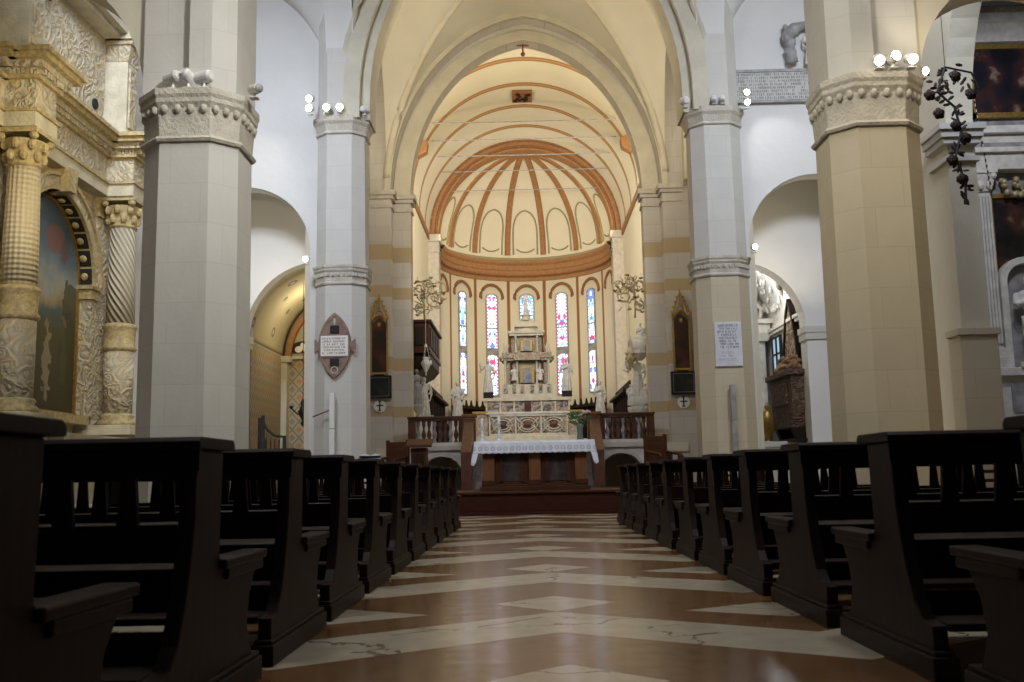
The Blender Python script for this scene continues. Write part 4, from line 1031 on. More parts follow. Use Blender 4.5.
obj('coffers', g, 'dark', L)
obj('lunette', G().prism(arc(0, 9.14, 1.8, 0, 180, 30), -.15, .05), 'altr', t)
for k, (x, z) in enumerate(((-.75, 8.7), (-.62, 7.65), (.72, 7.25), (1.1, 7.55))):
    obj('porphyry_disc', G().lathe([(.09, -.46), (.10, -.43), (.10, -.38)], (x, 0, z), 14, ax='y'), 'dark', t, smooth=False)
# the painting
def scenic():
    m = mat('landscape_canvas', (.2, .2, .1), .45); q = NT(m)
    n1 = q.noise(2.2, 6); n2 = q.noise(6, 6); z = q.m('ADD', q.z, q.m('MULTIPLY', q.m('SUBTRACT', n1, .5), .9))
    r = q.n.new('ShaderNodeValToRGB'); q.l.new(q.m('DIVIDE', q.m('SUBTRACT', z, 1.95), 3.6), r.inputs[0]); cr = r.color_ramp
    ks = [(0, (.05, .045, .02)), (.22, (.07, .06, .022)), (.36, (.10, .09, .03)), (.47, (.10, .13, .13)), (.53, (.42, .33, .17)), (.60, (.40, .42, .38)), (.75, (.13, .20, .26)), (.88, (.06, .10, .14)), (1, (.07, .09, .13))]
    cr.elements[0].position = 0; cr.elements[0].color = (*ks[0][1], 1); cr.elements[1].position = 1; cr.elements[1].color = (*ks[-1][1], 1)
    for p, c in ks[1:-1]: e = cr.elements.new(p); e.color = (*c, 1)
    c = r.outputs[0]
    side = q.m('GREATER_THAN', q.m('ADD', q.m('MULTIPLY', q.x, .9), q.m('MULTIPLY', n1, 1.5)), 1.35)
    low = q.m('LESS_THAN', z, 4.2)
    c = q.mix(q.m('MULTIPLY', q.m('MULTIPLY', side, low), .8), c, (.055, .05, .018))
    def blob(cx, cz, rx, rz):
        return q.m('LESS_THAN', q.m('ADD', q.m('POWER', q.m('DIVIDE', q.m('SUBTRACT', q.m('ADD', q.x, q.m('MULTIPLY', n2, .5)), cx+.25), rx), 2), q.m('POWER', q.m('DIVIDE', q.m('SUBTRACT', q.z, cz), rz), 2)), 1)
    for cx, cz, rx, rz, cc in ((.25, 2.75, .11, .62, (.45, .36, .24)), (.24, 3.42, .07, .10, (.40, .30, .19)), (.85, 3.0, .12, .55, (.09, .10, .045)), (.86, 3.55, .07, .1, (.30, .20, .11)), (.4, 4.9, .32, .26, (.30, .09, .05)), (.75, 4.75, .13, .2, (.22, .07, .05)), (-.4, 2.9, .2, .7, (.25, .08, .05)), (-.9, 2.9, .18, .65, (.12, .14, .2))):
        c = q.mix(q.m('MULTIPLY', blob(cx, cz, rx, rz), .62), c, cc)
    q.color(q.mix(q.m('MULTIPLY', n2, .35), c, (.03, .03, .015))); return m
e = thing('altar_painting', 'arched oil painting with cloudy sky and dark landscape inside the gilded altar frame', 'painting', (-8.05, 16.06, 0), PI/2)
obj('canvas', G().prism([(-1.3, 1.97), (1.3, 1.97)]+arc(0, 4.27, 1.3, 0, 180, 30), -.16, -.12), scenic(), e)
g = G(); g.strip([(-1.26, 1.97)]+arc(0, 4.27, 1.26, 180, 0, 30)+[(1.26, 1.97)], [(-1.31, 1.97)]+arc(0, 4.27, 1.31, 180, 0, 30)+[(1.31, 1.97)], -.2, -.12); g.box(-1.3, 1.3, -.2, -.12, 1.955, 2.0)
obj('frame', g, 'gold', e)
# altar lamps shining upon it, standing on the column capital
light('SPOT', 'altar_lamp', (-4.6, 12.5, 5.9), (-7.8, 16.6, 5.2), 290, (1, .86, .58), .12, 88)
light('SPOT', 'altar_lamp', (-4.9, 11.0, 5.9), (-7.6, 15.0, 5.6), 150, (1, .84, .55), .12, 80)

# ============================================================ RIGHT SIDE ALTAR (faces the viewer)
t = thing('side_altar', 'grey and white marble altar with fluted pilasters at the right edge of the photo', 'altar', (10.75, 19.9, 0))
obj('base', G().box(-2.3, 2.3, -1.1, 0, 0, .45).box(-2.2, 2.2, -.5, 0, .45, 1.5).box(-2.3, 2.3, -.6, 0, 1.5, 1.62).box(-2.15, 2.15, -.45, 0, 1.62, 2.5).box(-2.25, 2.25, -.58, 0, 2.5, 2.66), 'marble', t, bevel=.01)
for x in (-1.95, -1.1, -.3, .5, 1.4): obj('inlay_panel', G().box(x-.26, x+.26, -.48, -.4, 1.8, 2.35), 'marbled' if abs(x) > 1 else 'dark', t)
obj('back_slab', G().box(-2.1, 2.1, -.2, .02, 2.66, 10.2), 'marbled', t)
for x in (-1.62, 1.62):
    g = G(); 
    for i in range(7): u = x-.21+.06*i+.03; g.box(u-.024, u+.024, -.42, -.36, 3.15, 6.1)
    g.box(x-.22, x+.22, -.38, -.1, 3.05, 6.2)
    p = obj('fluted_pilaster', g, 'marble', t)
    obj('pilaster_base', G().box(x-.28, x+.28, -.46, -.1, 2.66, 2.9).box(x-.25, x+.25, -.43, -.1, 2.9, 3.05), 'marble', p, bevel=.015)
    g = G().box(x-.23, x+.23, -.42, -.1, 6.2, 6.55, (x-.3, x+.3, -.5, -.1)).box(x-.33, x+.33, -.53, -.1, 6.55, 6.62)
    for k in (-.18, 0, .18): g.ell((x+k, -.46, 6.32), (.07, .06, .1), 8, 5)
    for k in (-.26, .26): g.ell((x+k, -.48, 6.5), (.07, .06, .07), 8, 5)
    obj('pilaster_capital', g, 'marble', p)
obj('lower_niche_frame', G().strip([(-1.23, 2.66), (-1.23, 4.35)]+arc(-.87, 4.36, .36, 180, 0, 14)+[(-.51, 4.35), (-.51, 2.66)], [(-1.37, 2.66), (-1.37, 4.35)]+arc(-.87, 4.36, .50, 180, 0, 14)+[(-.37, 4.35), (-.37, 2.66)], -.42, -.1), 'marble', t, bevel=.015)
obj('niche', G().prism([(-1.23, 2.66), (-.51, 2.66)]+arc(-.87, 4.35, .36, 0, 180, 14), -.24, -.19), 'marbled', t)
g = G().box(-2.05, 2.05, -.5, 0, 6.62, 6.95).box(-2.15, 2.15, -.6, 0, 6.95, 7.05).box(-2.0, 2.0, -.45, 0, 7.18, 7.35).box(-2.1, 2.1, -.58, 0, 7.35, 7.5); obj('entablature', g, 'marble', t, bevel=.01)
obj('grey_frieze', G().box(-2.0, 2.0, -.46, 0, 7.05, 7.18), 'marbled', t)
g = G()
for i in range(26): g.ell((-1.15+random.uniform(0, 1.1), -.3-random.uniform(0, .1), 6.25+random.uniform(-.12, .2)), (.07, .06, .07), 7, 5)
obj('gilt_garland', g, 'brass', t, smooth=True)
obj('upper_cornice', G().box(-1.85, 1.85, -.35, 0, 9.35, 9.75).box(-2.0, 2.0, -.5, 0, 9.75, 9.9), 'marble', t); obj('gilt_moulding', G().box(-1.8, 1.8, -.4, 0, 9.9, 10.08), 'alt', t)
def dim(name, seed, cols):
    m = mat(name, (.02, .02, .02), .35); q = NT(m)
    v = q.vec(q.m('ADD', q.x, seed), q.y, q.z); ns = q.noise(2.6, 6, v); r = q.n.new('ShaderNodeValToRGB'); q.l.new(ns, r.inputs[0]); cr = r.color_ramp
    cr.elements[0].position = .3; cr.elements[0].color = (*cols[0], 1); cr.elements[1].position = .72; cr.elements[1].color = (*cols[-1], 1)
    for i, c in enumerate(cols[1:-1]): e = cr.elements.new(.3+.42*(i+1)/(len(cols)-1)); e.color = (*c, 1)
    q.color(r.outputs[0]); return m
e = thing('upper_painting', 'dark oil painting with dim pale figures high in the right side altar', 'painting', (10.75, 19.9, 0))
obj('canvas', G().box(-1.52, 1.52, -.30, -.24, 7.85, 9.2), dim('dark_canvas', 3.3, [(.008, .007, .01), (.012, .012, .018), (.05, .02, .018), (.30, .22, .16)]), e)
obj('frame', G().box(-1.6, 1.6, -.34, -.24, 7.75, 7.85).box(-1.6, 1.6, -.34, -.24, 9.2, 9.3).box(-1.6, -1.52, -.34, -.24, 7.75, 9.3).box(1.52, 1.6, -.34, -.24, 7.75, 9.3), 'gold', e)
e = thing('lower_painting', 'dark painting above the statue niche of the right side altar', 'painting', (10.75, 19.9, 0))
obj('canvas', G().box(-1.32, 1.32, -.22, -.205, 4.6, 6.1), dim('brown_canvas', 9.1, [(.008, .008, .007), (.02, .016, .014), (.07, .03, .018), (.25, .17, .09)]), e)
obj('frame', G().box(-1.38, 1.38, -.26, -.205, 6.1, 6.18).box(-1.38, -1.32, -.26, -.205, 4.6, 6.18).box(1.32, 1.38, -.26, -.205, 4.6, 6.18), 'gold', e)
t = thing('niche_statue', 'white marble loinclothed statue standing in the round-headed niche of the right side altar', 'statue', (9.86, 19.36, 2.66), -.25)
obj('plinth', G().box(-.28, .28, -.16, .16, 0, .10), 'marble', t); g = G(); figure(g, 1.72, 'cross', robe=False, z0=.08); obj('figure', g, 'statue', t, smooth=True, remesh=.02)
light('SPOT', 'chapel_lamp', (8.2, 15.6, 8.6), (10, 19.8, 6), 420, (.85, .88, 1), .15, 100)
# iron rose garland hung in the chapel arch
t = thing('rose_garland', 'dark iron garland of roses and leaves hanging in front of the right side chapel', 'garland', (6.8, 15.0, 6.0))
path = [(-.15, 0, .95), (-.3, 0, .55), (-.05, 0, .3), (.02, 0, -.1), (-.1, 0, -.5), (.02, 0, -.9), (.0, 0, -1.25)]
obj('stem', G().tube(path, .02, 6).tube([(-.15, 0, .95), (.25, 0, .85), (.35, 0, .6)], .016, 6).tube([(-.3, 0, .55), (-.45, 0, .5)], .016, 6).tube([(-.15, 0, .9), (-.15, 0, 3.4)], .006, 4), 'iron', t)
dl = mat('dark_bronze_leaf', (.05, .028, .02), .5, metal=.4, nz=.5, nscale=14)
for i in range(90):
    k = random.random()*(len(path)-1); j = int(k); a, b = Vector(path[j]), Vector(path[min(j+1, 6)]); p = a.lerp(b, k-j)
    if i % 4 == 0: p = Vector((random.uniform(-.45, .35), 0, random.uniform(.45, 1.0)))
    R = Matrix.Rotation(random.uniform(0, 6.3), 4, 'Y') @ Matrix.Rotation(random.uniform(-.6, .6), 4, 'X'); q = p+R.to_3x3() @ Vector((.075, 0, 0))
    obj('leaf', G().ell(q, (.06, .008, .026), 6, 4, R), dl, t)
for x, z in ((-.42, .5), (.0, .8), (-.3, .2), (-.05, .0), (.08, -.2), (-.15, -.55), (-.02, -.85), (.22, .5)):
    g = G()
    for r, zz in ((.085, 0), (.06, -.03), (.035, -.05)):
        for k in range(5): a = 2*PI*k/5+r*20; g.ell((x+r*.55*math.cos(a), zz, z+r*.55*math.sin(a)), (r*.6, .025, r*.6), 7, 5)
    obj('rose', g, dl, t, smooth=True)
t = thing('twisted_rope', 'thin black and white twisted bell rope hanging beside the right side chapel painting', 'rope', (8.98, 19.36, 7.75))
for i in range(26):
    obj('strand', G().tube([(i*.012, 0, 1.6-i*.12), ((i+.5)*.012, 0, 1.6-(i+.5)*.12)], .014, 5), 'black', t)
obj('core', G().tube([(0, 0, 1.62), (.32, 0, -1.55)], .009, 5), 'marble', t)

# ============================================================ INSCRIBED FRIEZE AND SCULPTURE ON THE RIGHT END WALL
t = thing('inscription_slab', 'long horizontal stone slab with rows of dark capitals on the right end wall', 'inscription', (6.2, 20.95, 8.72))
obj('slab', G().box(-1.5, 1.6, -.03, .04, 0, .68), 'stonew', t)
obj('moulding', G().box(-1.52, 1.62, -.06, .04, .66, .72).box(-1.52, 1.62, -.06, .04, -.03, .03), 'marbled', t)
def glyph_rows(g, x0, x1, z0, z1, rows, y, gap=.012, w=.010, wander=0):
    h = (z1-z0)/rows
    shapes = (((0, 0), (0, 1)), ((0, 0), (.5, 1), (1, 0)), ((0, 1), (.5, 0), (1, 1)), ((0, 0), (0, 1), (1, 1), (1, 0)), ((0, 1), (0, 0), (1, 0)), ((.5, 0), (.5, 1), (0, 1), (1, 1)), ((1, 1), (0, 1), (0, 0), (1, 0), (1, 1)), ((0, 0), (0, 1), (1, .7), (0, .5), (1, 0)))
    for r in range(rows):
        zb = z1-h*(r+.82); zt = z1-h*(r+.2); x = x0+random.uniform(0, wander)
        xe = x1-random.uniform(0, wander)
        while x < xe-h*.5:
            cw = (zt-zb)*random.uniform(.35, .6); s = random.choice(shapes)
            if random.random() > .12:
                for a, b in zip(s, s[1:]):
                    p = Vector((x+a[0]*cw, zb+a[1]*(zt-zb))); q = Vector((x+b[0]*cw, zb+b[1]*(zt-zb))); d = (q-p).normalized()*w/2; nn = Vector((-d.y, d.x))
                    g.prism([tuple(p-nn), tuple(q-nn), tuple(q+nn), tuple(p+nn)], y, y+.004)
            x += cw+gap*1.6
    return g
obj('lettering', glyph_rows(G(), -1.46, 1.56, .04, .65, 8, -.037, .014, .010), 'marbled' if False else mat('letter_grey', (.22, .21, .22), .8), t)
t = thing('wall_bust', 'grey stone scrolled bracket and figure above the inscription, half behind the right column', 'sculpture', (6.35, 20.95, 9.5))
g = G(); g.tube([(-.35, -.1, .05), (-.42, -.12, .4), (-.5, -.12, .7), (-.35, -.14, .85), (0, -.14, .9), (.4, -.14, .82)], .10, 8, .09); g.ell((-.42, -.15, .15), (.11, .1, .15)); g.ell((-.48, -.16, .62), (.13, .1, .17)); g.ell((-.3, -.16, .82), (.16, .1, .12))
for i in range(16): g.ell((-.42+random.uniform(-.1, .1), -.14, random.uniform(.05, .85)), (.06, .09, .08), 7, 5)
for i in range(8): g.ell((random.uniform(-.3, .4), -.15, .86+random.uniform(-.06, .06)), (.09, .08, .06), 7, 5)
obj('scroll_frame', g, 'marbled', t, smooth=True, remesh=.02)
g = G(); figure(g, .8, 'robe', z0=0, cy=-.1); obj('figure', g, 'statue', t, smooth=True, remesh=.015)

# ============================================================ PLAQUES, TUBES ON THE SECOND COLUMNS
t = thing('memorial_plaque', 'almond-shaped reddish stone plaque with white inscribed centre on the left column', 'plaque', (-3.9, 20.44, 3.52))
R = .92
al = lambda k: [(k*(math.cos(a)*1.02-.70)*1.0, k*math.sin(a)*.97) for a in [(-.80+1.6*i/14) for i in range(15)]]
def almond(k):
    n = 14; r = []
    for i in range(n): u = -1+2*i/n; r.append((k*.335*(1-u*u)**.8, u*.68*k))
    for i in range(n): u = 1-2*i/n; r.append((-k*.335*(1-u*u)**.8, u*.68*k))
    return r
pk = mat('reddish_stone', (.30, .19, .15), .7, nz=.35, nscale=10, bump=.3)
obj('body', G().prism(almond(1), -.05, .03), pk, t, bevel=.006)
obj('rim', G().strip([(p[0]*.86, p[1]*.88) for p in almond(1)]+[(almond(1)[0][0]*.86, almond(1)[0][1]*.88)], almond(1)+[almond(1)[0]], -.065, .0), pk, t)
obj('tablet_frame', G().box(-.31, .31, -.07, 0, -.26, .22), pk, t)
tb = obj('tablet', G().box(-.28, .28, -.085, 0, -.23, .19), 'paper', t)
obj('lettering', glyph_rows(G(), -.25, .25, -.20, .16, 6, -.09, .01, .008), mat('letter_brown', (.30, .18, .12), .8), tb)
for z in (.33, -.36): obj('coat_of_arms', G().box(-.09, .09, -.08, 0, z-.08, z+.07), 'dark', t)
obj('emblem', G().tube([(.07*math.cos(2*PI*i/12), -.07, -.52+.07*math.sin(2*PI*i/12)) for i in range(13)], .012, 5).tube([(0, -.07, .42), (0, -.07, .55)], .02, 5), 'marble', t)
for s in (-1, 1):
    o = obj('side_scroll', G().prism([(s*.30, .03), (s*.42, .13), (s*.42, -.17), (s*.30, -.08)], -.03, .03), pk, t)
t = thing('inscribed_plaque', 'square white marble plaque with rows of lettering on the right column', 'plaque', (4.18, 20.42, 3.37))
obj('slab', G().box(-.27, .28, -.03, .03, -.46, .45), mat('blue_white_marble', (.68, .69, .74), .5, nz=.12, nscale=6), t, bevel=.005)
obj('lettering', glyph_rows(G(), -.23, .24, -.10, .41, 8, -.035, .008, .008, .06), mat('letter_dark', (.22, .21, .22), .8), t)
obj('second_lettering', glyph_rows(G(), -.23, .24, -.36, -.14, 3, -.035, .008, .006, .1), mat('letter_faint', (.45, .44, .46), .8), t)
for x, nm, m in ((-3.93, 'white slender column loudspeaker standing against the left plaque-bearing column', 'lampw'), (4.2, 'grey slender column loudspeaker standing against the right plaque-bearing column', 'marbled')):
    t = thing('column_loudspeaker', nm, 'loudspeaker', (x, 20.30, 0), 0)
    obj('stand', G().lathe([(.15, 0), (.15, .02), (.03, .04), (.03, 1.0)], n=16), m, t); obj('body', G().prism([(-.05, -.05), (.05, -.05), (.06, 0), (.05, .06), (-.05, .06), (-.06, 0)], 1.0, 1.78, 'z'), m, t, bevel=.008)
    obj('upper_module', G().prism([(-.05, -.05), (.05, -.05), (.06, 0), (.05, .06), (-.05, .06), (-.06, 0)], 1.80, 2.52, 'z'), m, t, bevel=.008)
    if x < 0: obj('cable_arm', G().tube([(-.03, 0, 2.18), (-.4, .05, 2.05)], .016, 6), 'brown', t)

# ============================================================ GOTHIC PANELS ON THE CHANCEL PIERS
for sx, x, z, nm in ((-1, -4.0, 3.68, 'left'), (1, 4.33, 3.62, 'right')):
    t = thing('gothic_panel', 'tall narrow dark painted panel with gilt pointed tracery on the %s chancel pier' % nm, 'painting', (x, 27.4, z))
    obj('panel', G().prism([(-.20, 0), (.20, 0), (.20, 1.2)]+[(p[0], 1.2+p[1]) for p in parch(0, 0, .20, .3, 10)][::-1][1:-1]+[(-.20, 1.2)], -.05, .06), dim('dark_figure_'+nm, x*2, [(.012, .01, .01), (.03, .014, .012), (.07, .022, .014), (.10, .05, .03)]), t)
    g = G()
    for s in (-1, 1): g.box(*sorted((s*.20, s*.235)), -.09, .06, -.02, 1.45)
    g.box(-.24, .24, -.1, .06, -.06, 0)
    op = parch(0, 1.28, .2, .3, 14); g.strip(op, [(p[0]*1.15, p[1]+.04) for p in op], -.09, .05)
    obj('frame', g, 'gold', t)
    g = G(); g.strip([(-.235, 1.45), (0, 2.05), (.235, 1.45)], [(-.26, 1.47), (0, 2.15), (.26, 1.47)], -.08, .0)
    g.tube([(.09*math.cos(2*PI*i/12), -.05, 1.62+.09*math.sin(2*PI*i/12)) for i in range(13)], .018, 5).tube([(0, -.05, 1.7), (0, -.05, 2.2)], .02, 5)
    for s in (-1, 1):
        g.lathe([(.025, 1.42), (.025, 1.58), (.004, 1.72)], (s*.22, -.04, 0), 6)
        for k in range(4): g.ell((s*(.24-.05*k), -.05, 1.56+.14*k), (.03, .03, .035), 6, 4)
    obj('gable', g, 'gold', t)
    obj('relief_head', G().ell((0, -.07, 1.32), (.05, .03, .06), 8, 6), 'gold', t)
    t = thing('framed_picture', 'black square picture in black frame below the gothic panel of the %s pier' % nm, 'picture', (x, 27.4, z-.72))
    obj('picture', G().box(-.30, .30, -.06, .02, .05, .58), dim('black_picture_'+nm, x, [(.006, .007, .008), (.01, .012, .013), (.02, .025, .025), (.06, .06, .05)]), t)
    obj('frame', G().box(-.34, .34, -.09, .03, -.0, .06).box(-.34, .34, -.09, .03, .57, .63).box(-.34, -.28, -.09, .03, 0, .63).box(.28, .34, -.09, .03, 0, .63).prism([(-.16, .63), (.16, .63), (.05, .71), (-.05, .71)], -.07, .03), 'black', t, bevel=.008)
    obj('inner_line', G().box(-.28, .28, -.095, -.08, .06, .068).box(-.28, .28, -.095, -.08, .562, .57).box(-.28, -.272, -.095, -.08, .06, .57).box(.272, .28, -.095, -.08, .06, .57), 'marbled', t)
    t = thing('consecration_cross', 'small dark cross in a pale circle painted below the black picture of the %s pier' % nm, 'cross', (x, 27.47, z-.92))
    obj('disc', G().lathe([(.01, -.02), (.17, -.02), (.17, .03)], n=20, ax='y'), 'paper', t)
    obj('cross', G().box(-.015, .015, -.035, -.02, -.12, .14).box(-.10, .10, -.035, -.02, .0, .03).box(-.04, .04, -.035, -.02, -.13, -.105).box(-.04, .04, -.035, -.02, .125, .15), 'black', t)

# ============================================================ FURNITURE NEAR THE ALTAR
def armchair(x, y, rz, label):
    t = thing('armchair', label, 'armchair', (x, y, PZ), rz)
    obj('seat', G().box(-.27, .27, -.26, .26, .40, .47), 'wood', t, bevel=.01)
    obj('backrest', G().box(-.24, .24, .20, .25, .50, 1.08), 'wood', t, bevel=.015)
    for s in (-1, 1):
        obj('back_post', G().box(s*.26-.03, s*.26+.03, .19, .26, 0, 1.12), 'woodz', t, bevel=.006); obj('leg', G().box(s*.26-.03, s*.26+.03, -.27, -.2, 0, .68), 'woodz', t, bevel=.006)
        obj('armrest', G().tube([(s*.26, .22, .76), (s*.27, 0, .72), (s*.28, -.26, .68), (s*.28, -.31, .62)], .028, 8), 'wood', t, smooth=True)
    obj('stretcher', G().box(-.26, .26, -.02, .02, .15, .2), 'wood', t)
armchair(2.82, 20.95, .55, 'red-brown wooden armchair on the platform right of the altar')
armchair(-2.86, 21.35, -.5, 'red-brown wooden armchair on the platform left of the lectern')
t = thing('ambo', 'dark wooden lectern with moulded top on the platform left of the altar', 'lectern', (-2.22, 20.9, PZ))
obj('base', G().box(-.26, .26, -.2, .2, 0, .08), 'wood', t, bevel=.01); obj('body', G().box(-.17, .17, -.13, .13, .08, .92), 'woodz', t, bevel=.01)
obj('book_rest', G().prism([(-.22, .92), (.22, 1.05), (.22, 1.12), (-.22, .98)], -.27, .27, 'x'), 'wood', t, bevel=.01); obj('panel', G().box(-.12, .12, -.15, -.12, .2, .8), 'stall', t)
t = thing('reading_stand', 'slim stand with sloping top at the foot of the left plaque-bearing column', 'stand', (-3.02, 19.4, 0))
obj('foot', G().lathe([(.18, 0), (.18, .03), (.03, .06)], n=16), 'stall', t); obj('pole', G().tube([(0, 0, .04), (0, 0, 1.14)], .025, 8), 'stall', t)
obj('rest', G().prism([(-.15, 1.12), (.15, 1.20), (.15, 1.23), (-.15, 1.15)], -.22, .22, 'x'), mat('blue_grey', (.25, .30, .36), .6), t)
t = thing('open_book', 'open white book lying on the slim stand by the left column', 'book', (-3.02, 19.4, 1.215), .2)
for s in (-1, 1): obj('page_block', G().prism([(0, .0), (s*.09, .045), (s*.19, .02), (s*.19, .0), (0, -.01)], -.13, .13), 'paper', t)
obj('cover', G().box(-.2, .2, -.14, .14, -.015, -.005), 'black', t)

# ============================================================ SPOTLIGHTS
def spotlight(loc, tgt, lit, label, r=.07, L=.2, energy=0, color=(1, .88, .66), spot=70, grp='unlit spotlights'):
    t = thing('spotlight', label, 'spotlight', loc, 0, 'lit spotlights' if lit else grp)
    d = (Vector(tgt)-Vector(loc)).normalized(); T = d.to_track_quat('Z', 'Y').to_matrix().to_4x4()
    g = G(); g.T = T; g.lathe([(r*.75, -L/2), (r, -L/2+.03), (r, L/2), (r*.93, L/2)], n=14); obj('housing', g, 'lampw', t, smooth=False)
    g = G(); g.T = T; g.lathe([(r*.9, L/2+.001), (r*.86, L/2+.012), (r*.2, L/2+.02)], n=14); obj('lens', g, 'lamp' if lit else 'marbled', t, smooth=True)
    obj('bracket', G().tube([(0, 0, -r*.5), (0, .0, -r*1.9)], .018, 6).box(-.05, .05, -.05, .05, -r*2.0, -r*1.85), 'lampw', t)
    if energy: light('SPOT', 'spotlight_beam', tuple(Vector(loc)+d*(L/2+.06)), tgt, energy, color, .06, spot, .8)
    return t
for i, (x, nm, tg) in enumerate(((-3.98, 'left', (-7.5, 13, 5.0)), (-3.80, 'middle', (-2, 14, 3.0)), (-3.62, 'right', (-6.5, 12, 5.2)))):
    spotlight((x, 10.98, 5.39), tg, False, 'unlit white spotlight, %s one of three on the big left column capital' % nm)
spotlight((-3.12, 11.3, 5.36), (-1, 9, 4.8), False, 'unlit white spotlight alone at the right corner of the big left column capital', .06)
for x, nm, tg, e in ((4.12, 'left', (3.9, 9.6, 4.6), 0), (4.28, 'middle', (4.6, 9.4, 5.6), 0), (4.48, 'right', (4.6, 9.5, 4.7), 0)):
    spotlight((x, 10.98, 5.40), tg, True, 'lit spotlight, %s one of three on the big right column capital' % nm, .06, .16)
light('SPOT', 'spotlight_beam', (4.5, 10.5, 5.75), (5.6, 13.2, 7.4), 9, WARM, .1, 120)
light('SPOT', 'spotlight_beam', (5.4, 8.6, 6.4), (4.6, 11.4, 3.5), 95, (1, .84, .58), .1, 75)
spotlight((4.98, 11.9, 5.62), (5.8, 10, 5), True, 'lit spotlight under the right aisle arch, right of the column trio', .05, .14)
for x, z, tg, nm, en in ((-4.42, 8.80, (-4.9, 18, 7.9), 'upper one of the pair at the far left of the left column capital', 0), (-4.42, 8.59, (-5.1, 17.6, 7.5), 'lower one of the pair at the far left of the left column capital', 0),
    (-4.08, 8.62, (-2.5, 10, 2), 'brightest in the middle of the left plaque-bearing column capital', 0), (-3.80, 8.62, (-2.2, 12, 3), 'right one in the middle of the left plaque-bearing column capital', 0)):
    spotlight((x, 20.32, z), tg, True, 'lit spotlight, '+nm, .075, .18, en)
light('SPOT', 'spotlight_beam', (-4.75, 20.0, 8.85), (-6.3, 20.95, 6.9), 26, (1, .95, .85), .06, 62)
spotlight((-3.3, 20.5, 8.60), (-1, 24, 9), False, 'unlit white spotlight at the right corner of the left plaque-bearing column top capital', .07, grp='unlit spotlights')
spotlight((-4.5, 20.42, 5.36), (-5, 17, 4), True, 'lit spotlight at the ring of the left plaque-bearing column, beside the chapel arch', .06, .16)
spotlight((4.80, 20.38, 5.38), (5.2, 17, 4.8), True, 'lit spotlight at the ring of the right plaque-bearing column, beside the chapel arch', .06, .16)
for z, nm in ((8.70, 'upper'), (8.48, 'lower')): spotlight((4.80, 20.36, z), (5.0, 18, z-.3), True, 'lit spotlight, %s one in front of the long inscription slab' % nm, .065, .16)
light('SPOT', 'spotlight_beam', (5.0, 19.9, 8.6), (5.6, 20.95, 7.7), 22, (.95, .97, 1), .06, 65)
for x, nm in ((4.12, 'left'), (4.30, 'right')): spotlight((x, 20.36, 8.59), (3, 16, 4), False, 'unlit grey spotlight, %s one atop the right plaque-bearing column' % nm, .06)
spotlight((3.52, 20.45, 8.60), (2, 24, 9.5), False, 'unlit white spotlight at the left corner of the right plaque-bearing column top capital', .08)
spotlight((-3.76, 35.5, 12.8), (0, 37, 9), True, 'small lit lamp on the left springing of the choir vault, upper one', .07, .16)
spotlight((-3.78, 36.4, 12.3), (0, 37, 9), True, 'small lit lamp on the left springing of the choir vault, lower one', .07, .16)
for sx, nm in ((-1, 'left'), (1, 'right')):
    o = obj('lamp_bracket', G().prism([(-.05, -.3), (.3, -.1), (.34, .25), (-.05, .4)], -.2, .2), 'orange', bevel=.03); o.location = (NC+sx*3.72, 34.1, 12.25); o.rotation_euler.z = 0 if sx < 0 else PI
    tag(o, 'brown painted wooden bracket on the %s springing of the choir vault' % nm, 'bracket')

# ============================================================ LEFT FRESCOED CHAPEL
def fresco(name, ux):
    m = mat(name, (.5, .42, .28), .9); q = NT(m); u = q.x if ux == 'x' else q.y
    a = q.m('ADD', q.m('DIVIDE', u, .36), q.m('DIVIDE', q.z, .42)); b = q.m('SUBTRACT', q.m('DIVIDE', u, .36), q.m('DIVIDE', q.z, .42))
    fa = q.m('ABSOLUTE', q.m('SUBTRACT', q.m('FLOORED_MODULO', a, 1), .5)); fb = q.m('ABSOLUTE', q.m('SUBTRACT', q.m('FLOORED_MODULO', b, 1), .5))
    line = q.m('GREATER_THAN', q.m('MAXIMUM', fa, fb), .44); ctr = q.m('LESS_THAN', q.m('MAXIMUM', fa, fb), .23)
    par = q.m('FLOORED_MODULO', q.m('ADD', q.m('FLOOR', a), q.m('FLOOR', b)), 2)
    c = q.mix(line, (.42, .36, .24), (.20, .15, .10)); mot = q.mix(par, (.46, .21, .08), (.24, .21, .18)); c = q.mix(ctr, c, mot)
    up = q.m('GREATER_THAN', q.z, 3.98); c = q.mix(up, c, (.42, .37, .22))
    c = q.mix(q.m('MULTIPLY', q.noise(4, 5), .45), c, (.40, .34, .21)); q.color(c); return m
M['fresx'] = fresco('diamond_fresco_back', 'x'); M['fresy'] = fresco('diamond_fresco_side', 'y')
st('wall_chapel_north_back', G().box(-6.8, -4.7, 26.2, 26.4, 0, 7), 'fresx')
st('wall_chapel_north_side', G().box(-6.6, -6.35, 22.95, 26.3, 0, 4.05), 'fresy')
def barrel(x_c, r, sp, y0, y1, m, xlim):
    A0, A1 = (PI, math.acos((xlim-x_c)/r)) if xlim < 0 else (0, math.acos((xlim-x_c)/r))
    P = []
    for k in range(9):
        y = y0+(y1-y0)*k/8; row = []
        for i in range(25): a = A0+(A1-A0)*i/24; row.append((x_c+r*math.cos(a), y, sp+r*math.sin(a)))
        P.append(row)
    return P
fm = mat('painted_vault', (.44, .38, .24), .9); q = NT(fm)
vv = q.n.new('ShaderNodeTexVoronoi'); vv.inputs['Scale'].default_value = 1.6; q.l.new(q.tc.outputs['Object'], vv.inputs['Vector'])
